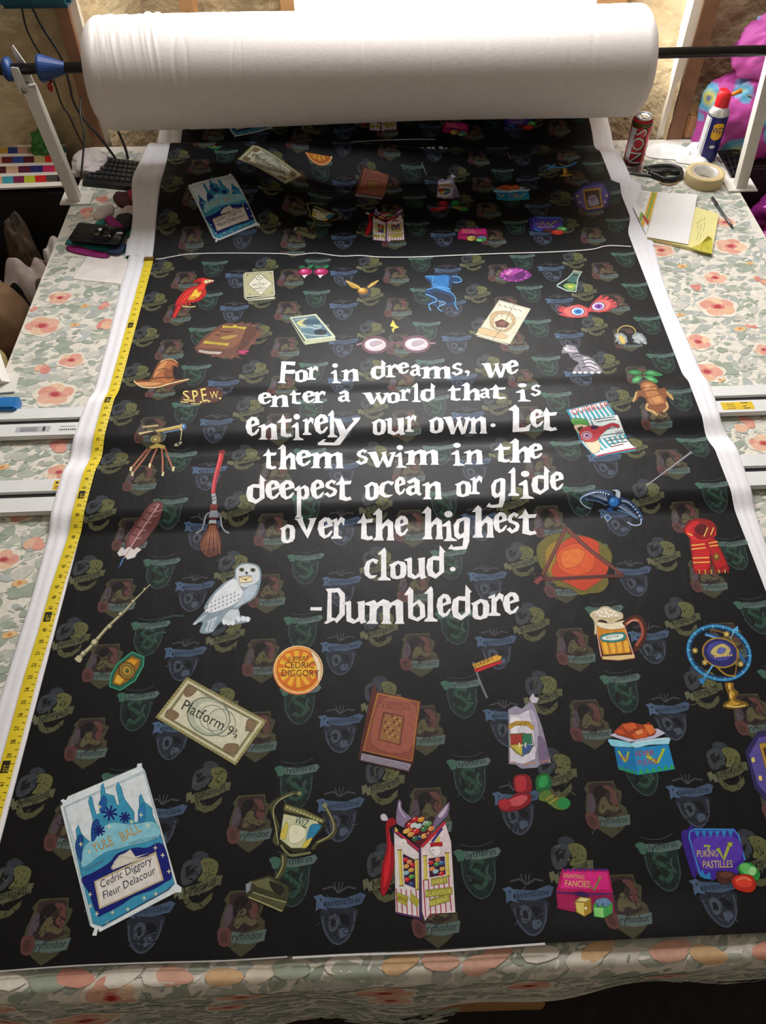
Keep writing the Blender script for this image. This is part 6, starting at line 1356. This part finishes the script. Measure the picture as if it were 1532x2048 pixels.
# colour charts on a box left of the table
bm = boxb(-1.75, -0.985, 2.60, 2.75, 0.0, TT - .05, bev=.004)
tag(obj('supply_box', bm, mat('dark_box', '#17120f', .8)), 'dark box left of the table carrying the colour charts', 'box')
def chart(corners, z, rows, label, lay):
    P_ = [at(*q, z) for q in corners]   # TL TR BR BL
    t = thing('colour_chart', sum(P_, Vector()) / 4, label, 'colour chart', 'fabric colour charts')
    g = lambda u, v: (P_[0] * (1 - u) + P_[1] * u) * (1 - v) + (P_[3] * (1 - u) + P_[2] * u) * v
    VV = []; CC = []
    lo4 = [tuple(p) for p in P_]; hi4 = [(p.x, p.y, p.z + .006) for p in P_]
    for q in [hi4, lo4] + [[lo4[i], lo4[(i + 1) % 4], hi4[(i + 1) % 4], hi4[i]] for i in range(4)]:
        VV += [(q[0], q[1], q[2]), (q[0], q[2], q[3])]; CC += [lin('#ece2d4')] * 2
    n = len(rows)
    for j, r in enumerate(rows):
        v0, v1 = .06 + j * .92 / n, .06 + j * .92 / n + .62 / n; m = len(r)
        for i, c in enumerate(r):
            if not c: continue
            u0, u1 = .0 + i / m, (i + 1) / m; q = [g(u0, v0), g(u0, v1), g(u1, v1), g(u1, v0)]
            q = [(a.x, a.y, a.z + .0065) for a in q]; VV += [(q[0], q[1], q[2]), (q[0], q[2], q[3])]; CC += [lin(c), lin(c)]
    o = link('card', tri_mesh('card', np.array(VV), np.array(CC)), print_mat('chart_ink', .6), t); o.matrix_parent_inverse = Matrix.Translation(-t.location)
k0 = None
chart(((-60, 300), (124, 279), (134, 330), (-60, 335)), -.044, [['#8a2a3a', '#c23a30', '#2a6a50', '#2f5a3a', '#2b3f86', k0, k0, '#2f8a4a'], ['#b83028', '#c23a30', '#2a6a50', '#1f5a3a', '#2b3f86', k0, k0, '#2a8a96']], 'rear colour chart with stripes, half under the front chart, left of the stand', 1)
chart(((-60, 294), (132, 292), (138, 374), (-60, 382)), -.036, [['#8a5a2a', k0, '#b82a28', '#c99a3c', '#23357c', '#d39a86', '#9a8a62', '#e0541e', k0, '#2f8a96'], ['#b8a070', k0, '#d3a888', '#6a1a1e', '#28468e', '#5a1a22', '#c8b070', '#d42a28', '#2a2a20'], ['#6a1a1e', '#d3b090', '#4a1218', '#d3a888', '#5a1a3a', '#2a2a6a', '#c82a5a', '#c9982a'], ['#e0a888', '#7a2a20', '#d8a888', '#3f9aaa', '#7a1f4a', '#b4bc30', '#c81f22', '#4a4640', '#26201f']], 'front colour chart with rows of swatches behind the left stand post', 2)
crumple('green_yarn', (-1.10, 2.84, TT - .048), (.045, .03, .05), mat('green_wool', '#3f7a35', .8, var=.4, scale=60), 31, 'small green tuft of yarn behind the colour charts', 'yarn', None, .5, 5)
crumple('pale_cloth', (-1.34, 2.83, TT - .048), (.07, .04, .06), mat('pale_linen', '#b9aa9a', .8), 32, 'pale cloth behind the colour charts at far left', 'fabric scrap')
crumple('pale_cloth', (-0.905, 2.66, TT + .003), (.055, .075, .030), mat('lilac_linen', '#c3b7b4', .8), 33, 'wrinkled pale lilac cloth on the table behind the left stand', 'fabric scrap')
# white sheet
bm = bmesh.new(); slab(bm, [at(*q, .003) for q in ((146, 558), (247, 569), (268, 512), (176, 510))], .0006)
tag(obj('paper_sheet', bm, mat('cream_paper', '#ece3dc', .7)), 'blank white sheet on the left of the table, tucked under the fabric edge', 'paper')
# scraps under and behind the camera
def scrap(pts, z, m, label, seed, h=.004, wob=.006):
    bm = bmesh.new(); P_ = [at(*q, z) for q in pts]; c = sum(P_, Vector()) / len(P_); ring = spline(P_, 4, True); n = len(ring); rows = []
    for f in (1, .85, .65, .45, .25, .1):
        row = []
        for v in ring:
            q = c + (v - c) * f; row.append(bm.verts.new((q.x, q.y, q.z + h * (1 - f ** 4) + wob * (1 - f ** 3) * (.5 + hsh(q.x * 30, q.y * 30, 0, seed)))))
        rows.append(row)
    for a, b in zip(rows, rows[1:]):
        for k in range(n): bm.faces.new((a[k], a[(k + 1) % n], b[(k + 1) % n], b[k]))
    bm.faces.new(rows[-1]); bm.faces.new([bm.verts.new(v) for v in ring][::-1])
    bmesh.ops.remove_doubles(bm, verts=bm.verts[:], dist=1e-6); bmesh.ops.recalc_face_normals(bm, faces=bm.faces[:])
    return tag(obj('fabric_swatch', bm, m, None, True), label, 'fabric swatch', 'fabric swatches near the black camera')
teal = mat('teal_cloth', '#10706a', .8); mag = mat('magenta_cloth', '#8a1260', .8); grn = mat('green_cloth', '#0f6b4f', .8); mar = mat('maroon_cloth', '#4a1a22', .8); wht = mat('offwhite_cloth', '#cfc0b4', .8); crim = mat('crimson_cloth', '#a02a40', .8); char = mat('charcoal_cloth', '#2a2426', .8); navyc = mat('navy_cloth', '#20314f', .8)
scrap([(226, 392), (250, 383), (274, 384), (272, 410), (256, 418), (236, 412)], .004, mar, 'dark maroon swatch behind the camera, below the keyboard', 3, .006, .02)
scrap([(255, 386), (275, 382), (278, 405), (262, 404)], .018, crim, 'crimson swatch at the fabric edge, nearest the keyboard', 4, .006, .02)
scrap([(192, 424), (222, 408), (228, 428), (205, 440), (188, 438)], .004, wht, 'off-white swatch behind the camera on its left', 5, .006, .02)
scrap([(240, 425), (275, 408), (276, 432), (252, 432)], .01, wht, 'off-white swatch at the fabric edge behind the camera', 6, .006, .02)
scrap([(232, 432), (262, 428), (272, 450), (250, 462), (236, 456)], .012, char, 'charcoal swatch at the fabric edge right behind the camera', 7, .006, .02)
scrap([(208, 440), (222, 432), (250, 456), (246, 466), (224, 458)], .026, mag, 'magenta swatch folded behind the camera', 8, .004, .016)
scrap([(182, 456), (205, 438), (212, 452), (196, 462)], .024, teal, 'teal swatch peeking out behind the camera', 9, .004, .01)
scrap([(252, 458), (266, 455), (268, 480), (262, 514), (253, 515), (257, 490)], .006, grn, 'green swatch strip to the right of the camera', 10, .003, .008)
scrap([(131, 485), (160, 466), (252, 490), (246, 505), (200, 502), (140, 490)], .006, teal, 'teal swatch directly under the camera', 11, .003, .003)
scrap([(135, 502), (148, 488), (216, 508), (205, 517)], .004, mag, 'magenta swatch lying in front of the camera', 12, .002, .003)
scrap([(212, 502), (248, 486), (250, 498), (236, 509)], .010, navyc, 'navy swatch under the front right corner of the camera', 13, .002, .003)
# compact camera lying lens up
cm = thing('compact_camera', at(198, 472, .02), 'black compact camera lying lens up on the fabric swatches', 'camera')
cp = [at(140, 487, .016), at(238, 496, .016), at(256, 466, .016), at(160, 456, .016)]
bm = bmesh.new(); slab(bm, cp, .022); bmesh.ops.bevel(bm, geom=bm.edges[:], offset=.005, segments=3, affect='EDGES', clamp_overlap=True); part('body', bm, black_m, cm, True)
c = at(206, 471, .038); bm = lathe(bmesh.new(), [(.033, 0), (.033, .006), (.029, .007), (.028, .012), (.022, .012), (.019, .009), (.001, .009)], 40, c.x, c.y, c.z); part('lens', bm, mat('lens_black', '#0c0d0f', .15, .3), cm, True)
c = at(187, 475, .039); bm = lathe(bmesh.new(), [(.003, 0), (.003, .002), (.001, .0025)], 14, c.x, c.y, c.z); part('badge', bm, mat('chrome', '#dcdcdc', .15, .9), cm, True)
c = at(239, 466, .039); bm = boxb(c.x - .009, c.x + .009, c.y - .004, c.y + .004, c.z - .002, c.z + .001, bev=.0005); part('flash', bm, mat('flash_white', '#cfcac2', .2), cm)
# cables in front of the left wall
cab = mat('cable_black', '#1c1613', .5)
def cable(px, y0, y1, r, label):
    n = len(px); pts = [pd(a, b, y0 + (y1 - y0) * i / (n - 1)) for i, (a, b) in enumerate(px)]
    tag(obj('cable', tube(bmesh.new(), spline(pts, 6), r, 8), cab, None, True), label, 'cable', 'cables hanging on the left wall')
cable([(60, 6), (85, 55), (120, 110), (138, 165), (146, 200), (165, 235), (200, 275), (232, 318)], 2.78, 2.72, .0042, 'thick dark cable crossing the left wall from the blue tray to behind the keyboard')
cable([(43, 12), (54, 60), (82, 112), (105, 155), (122, 205), (140, 235), (158, 275), (182, 318)], 2.80, 2.76, .003, 'thin dark cable left of the thick one on the wall')
cable([(163, 195), (160, 225), (168, 265), (166, 310), (162, 352)], 2.74, 2.55, .0035, 'dark cable falling straight down behind the left stand to the keyboard')
cable([(236, 262), (250, 295), (256, 318)], 2.74, 2.70, .0045, 'short thick black cable under the left end of the roll')
# blue tray hanging at the upper left
a_, b_ = pd(4, 14, 2.70), pd(148, 4, 2.70); bm = boxb(a_.x, b_.x, 2.66, 2.86, a_.z + .004, a_.z + .12, bev=.014)
tr = thing('wall_tray', ((a_.x + b_.x) / 2, 2.76, a_.z), 'blue green plastic tray fixed to the wall at the upper left corner', 'tray'); part('body', bm, mat('tray_teal', '#0f4a5c', .4, var=.3, scale=20), tr)
bm = boxb((a_.x + b_.x) / 2 - .02, (a_.x + b_.x) / 2 + .02, 2.85, 2.93, a_.z + .03, a_.z + .06); part('bracket', bm, black_m, tr)
# fabric remnants and bag left of the table, below its top
bm = boxb(-1.62, -0.99, 1.45, 2.59, 0.0, .36, bev=.01)
tag(obj('low_bench', bm, mat('dark_card', '#231d1a', .8)), 'low dark bench left of the table carrying fabric remnants, bag and tub', 'bench')
rem = [((-1.15, 2.44), .20, .22, .3, .20, 3, '#c2b0a6', 41, 'pale cloth end with soft folds in the middle of the left pile'), ((-1.045, 2.49), .10, .16, -.2, .24, 2, '#cfc2b8', 42, 'white cloth end at the back right of the left pile near the stand'),
       ((-1.26, 2.33), .16, .14, .5, .19, 3, '#a3948e', 43, 'grey cloth end at the front left of the left pile'), ((-1.05, 2.34), .10, .13, .1, .20, 2, '#93847f', 44, 'greyish cloth end beside the table edge in the left pile'),
       ((-1.38, 2.48), .18, .14, 0, .20, 2, '#11100f', 45, 'black cloth end under the front of the colour charts'), ((-1.14, 2.27), .07, .10, .2, .22, 1, '#141112', 47, 'narrow black cloth end at the front of the left pile beside the tan bag')]
for (x_, y_), w_, l_, ro_, h_, fo_, c_, sd, lb in rem:
    drape('fabric_remnant', (x_, y_), w_, l_, ro_, h_, fo_, mat('remnant_' + str(sd), c_, .85, var=.2, scale=25), sd, lb, 'fabric remnant', 'fabric remnants left of the table', .361)
crumple('print_remnant', (-1.17, 2.53, .361), (.05, .045, .20), mat('leaf_print', '#4a3a2a', .85, var=.9, scale=22), 48, 'dark remnant with yellow leaf print below the colour charts', 'fabric remnant', 'fabric remnants left of the table')
crumple('paper_bag', (-1.14, 2.08, .361), (.125, .13, .24), mat('bag_tan', '#8a6a4a', .75, var=.06), 51, 'tan bag standing left of the table in front of the fabric remnants', 'bag', None, .12, 1.6)
bk = thing('round_tub', (-1.125, 1.82, .361), 'round pink tub with pale lid standing in front of the tan bag', 'tub')
obj('body', lathe(bmesh.new(), [(.095, 0), (.10, .02), (.105, .27)], 40), mat('tub_pink', '#7a4a46', .6), bk, True)
obj('lid', lathe(bmesh.new(), [(.108, .262), (.109, .276), (.101, .280), (.02, .284), (.001, .284)], 40), mat('tub_lid', '#b8a46a', .6), bk, True)
crumple('green_cloth_bundle', (-1.10, 1.60, .361), (.10, .085, .16), mat('olive_cloth', '#4c4a2a', .8), 52, 'olive green cloth bundle nearest the white bracket, left of the table', 'fabric')
# clear bag on the floor under the table front
q = at(1450, 2030, -.75); crumple('plastic_bag', (0.62, .45, 0.141), (.09, .07, .16), mat('clear_film', '#cfd3cf', .25, var=.1, alpha=.35), 61, 'crumpled clear plastic bag under the right front of the table', 'bag', None, .5, 4)
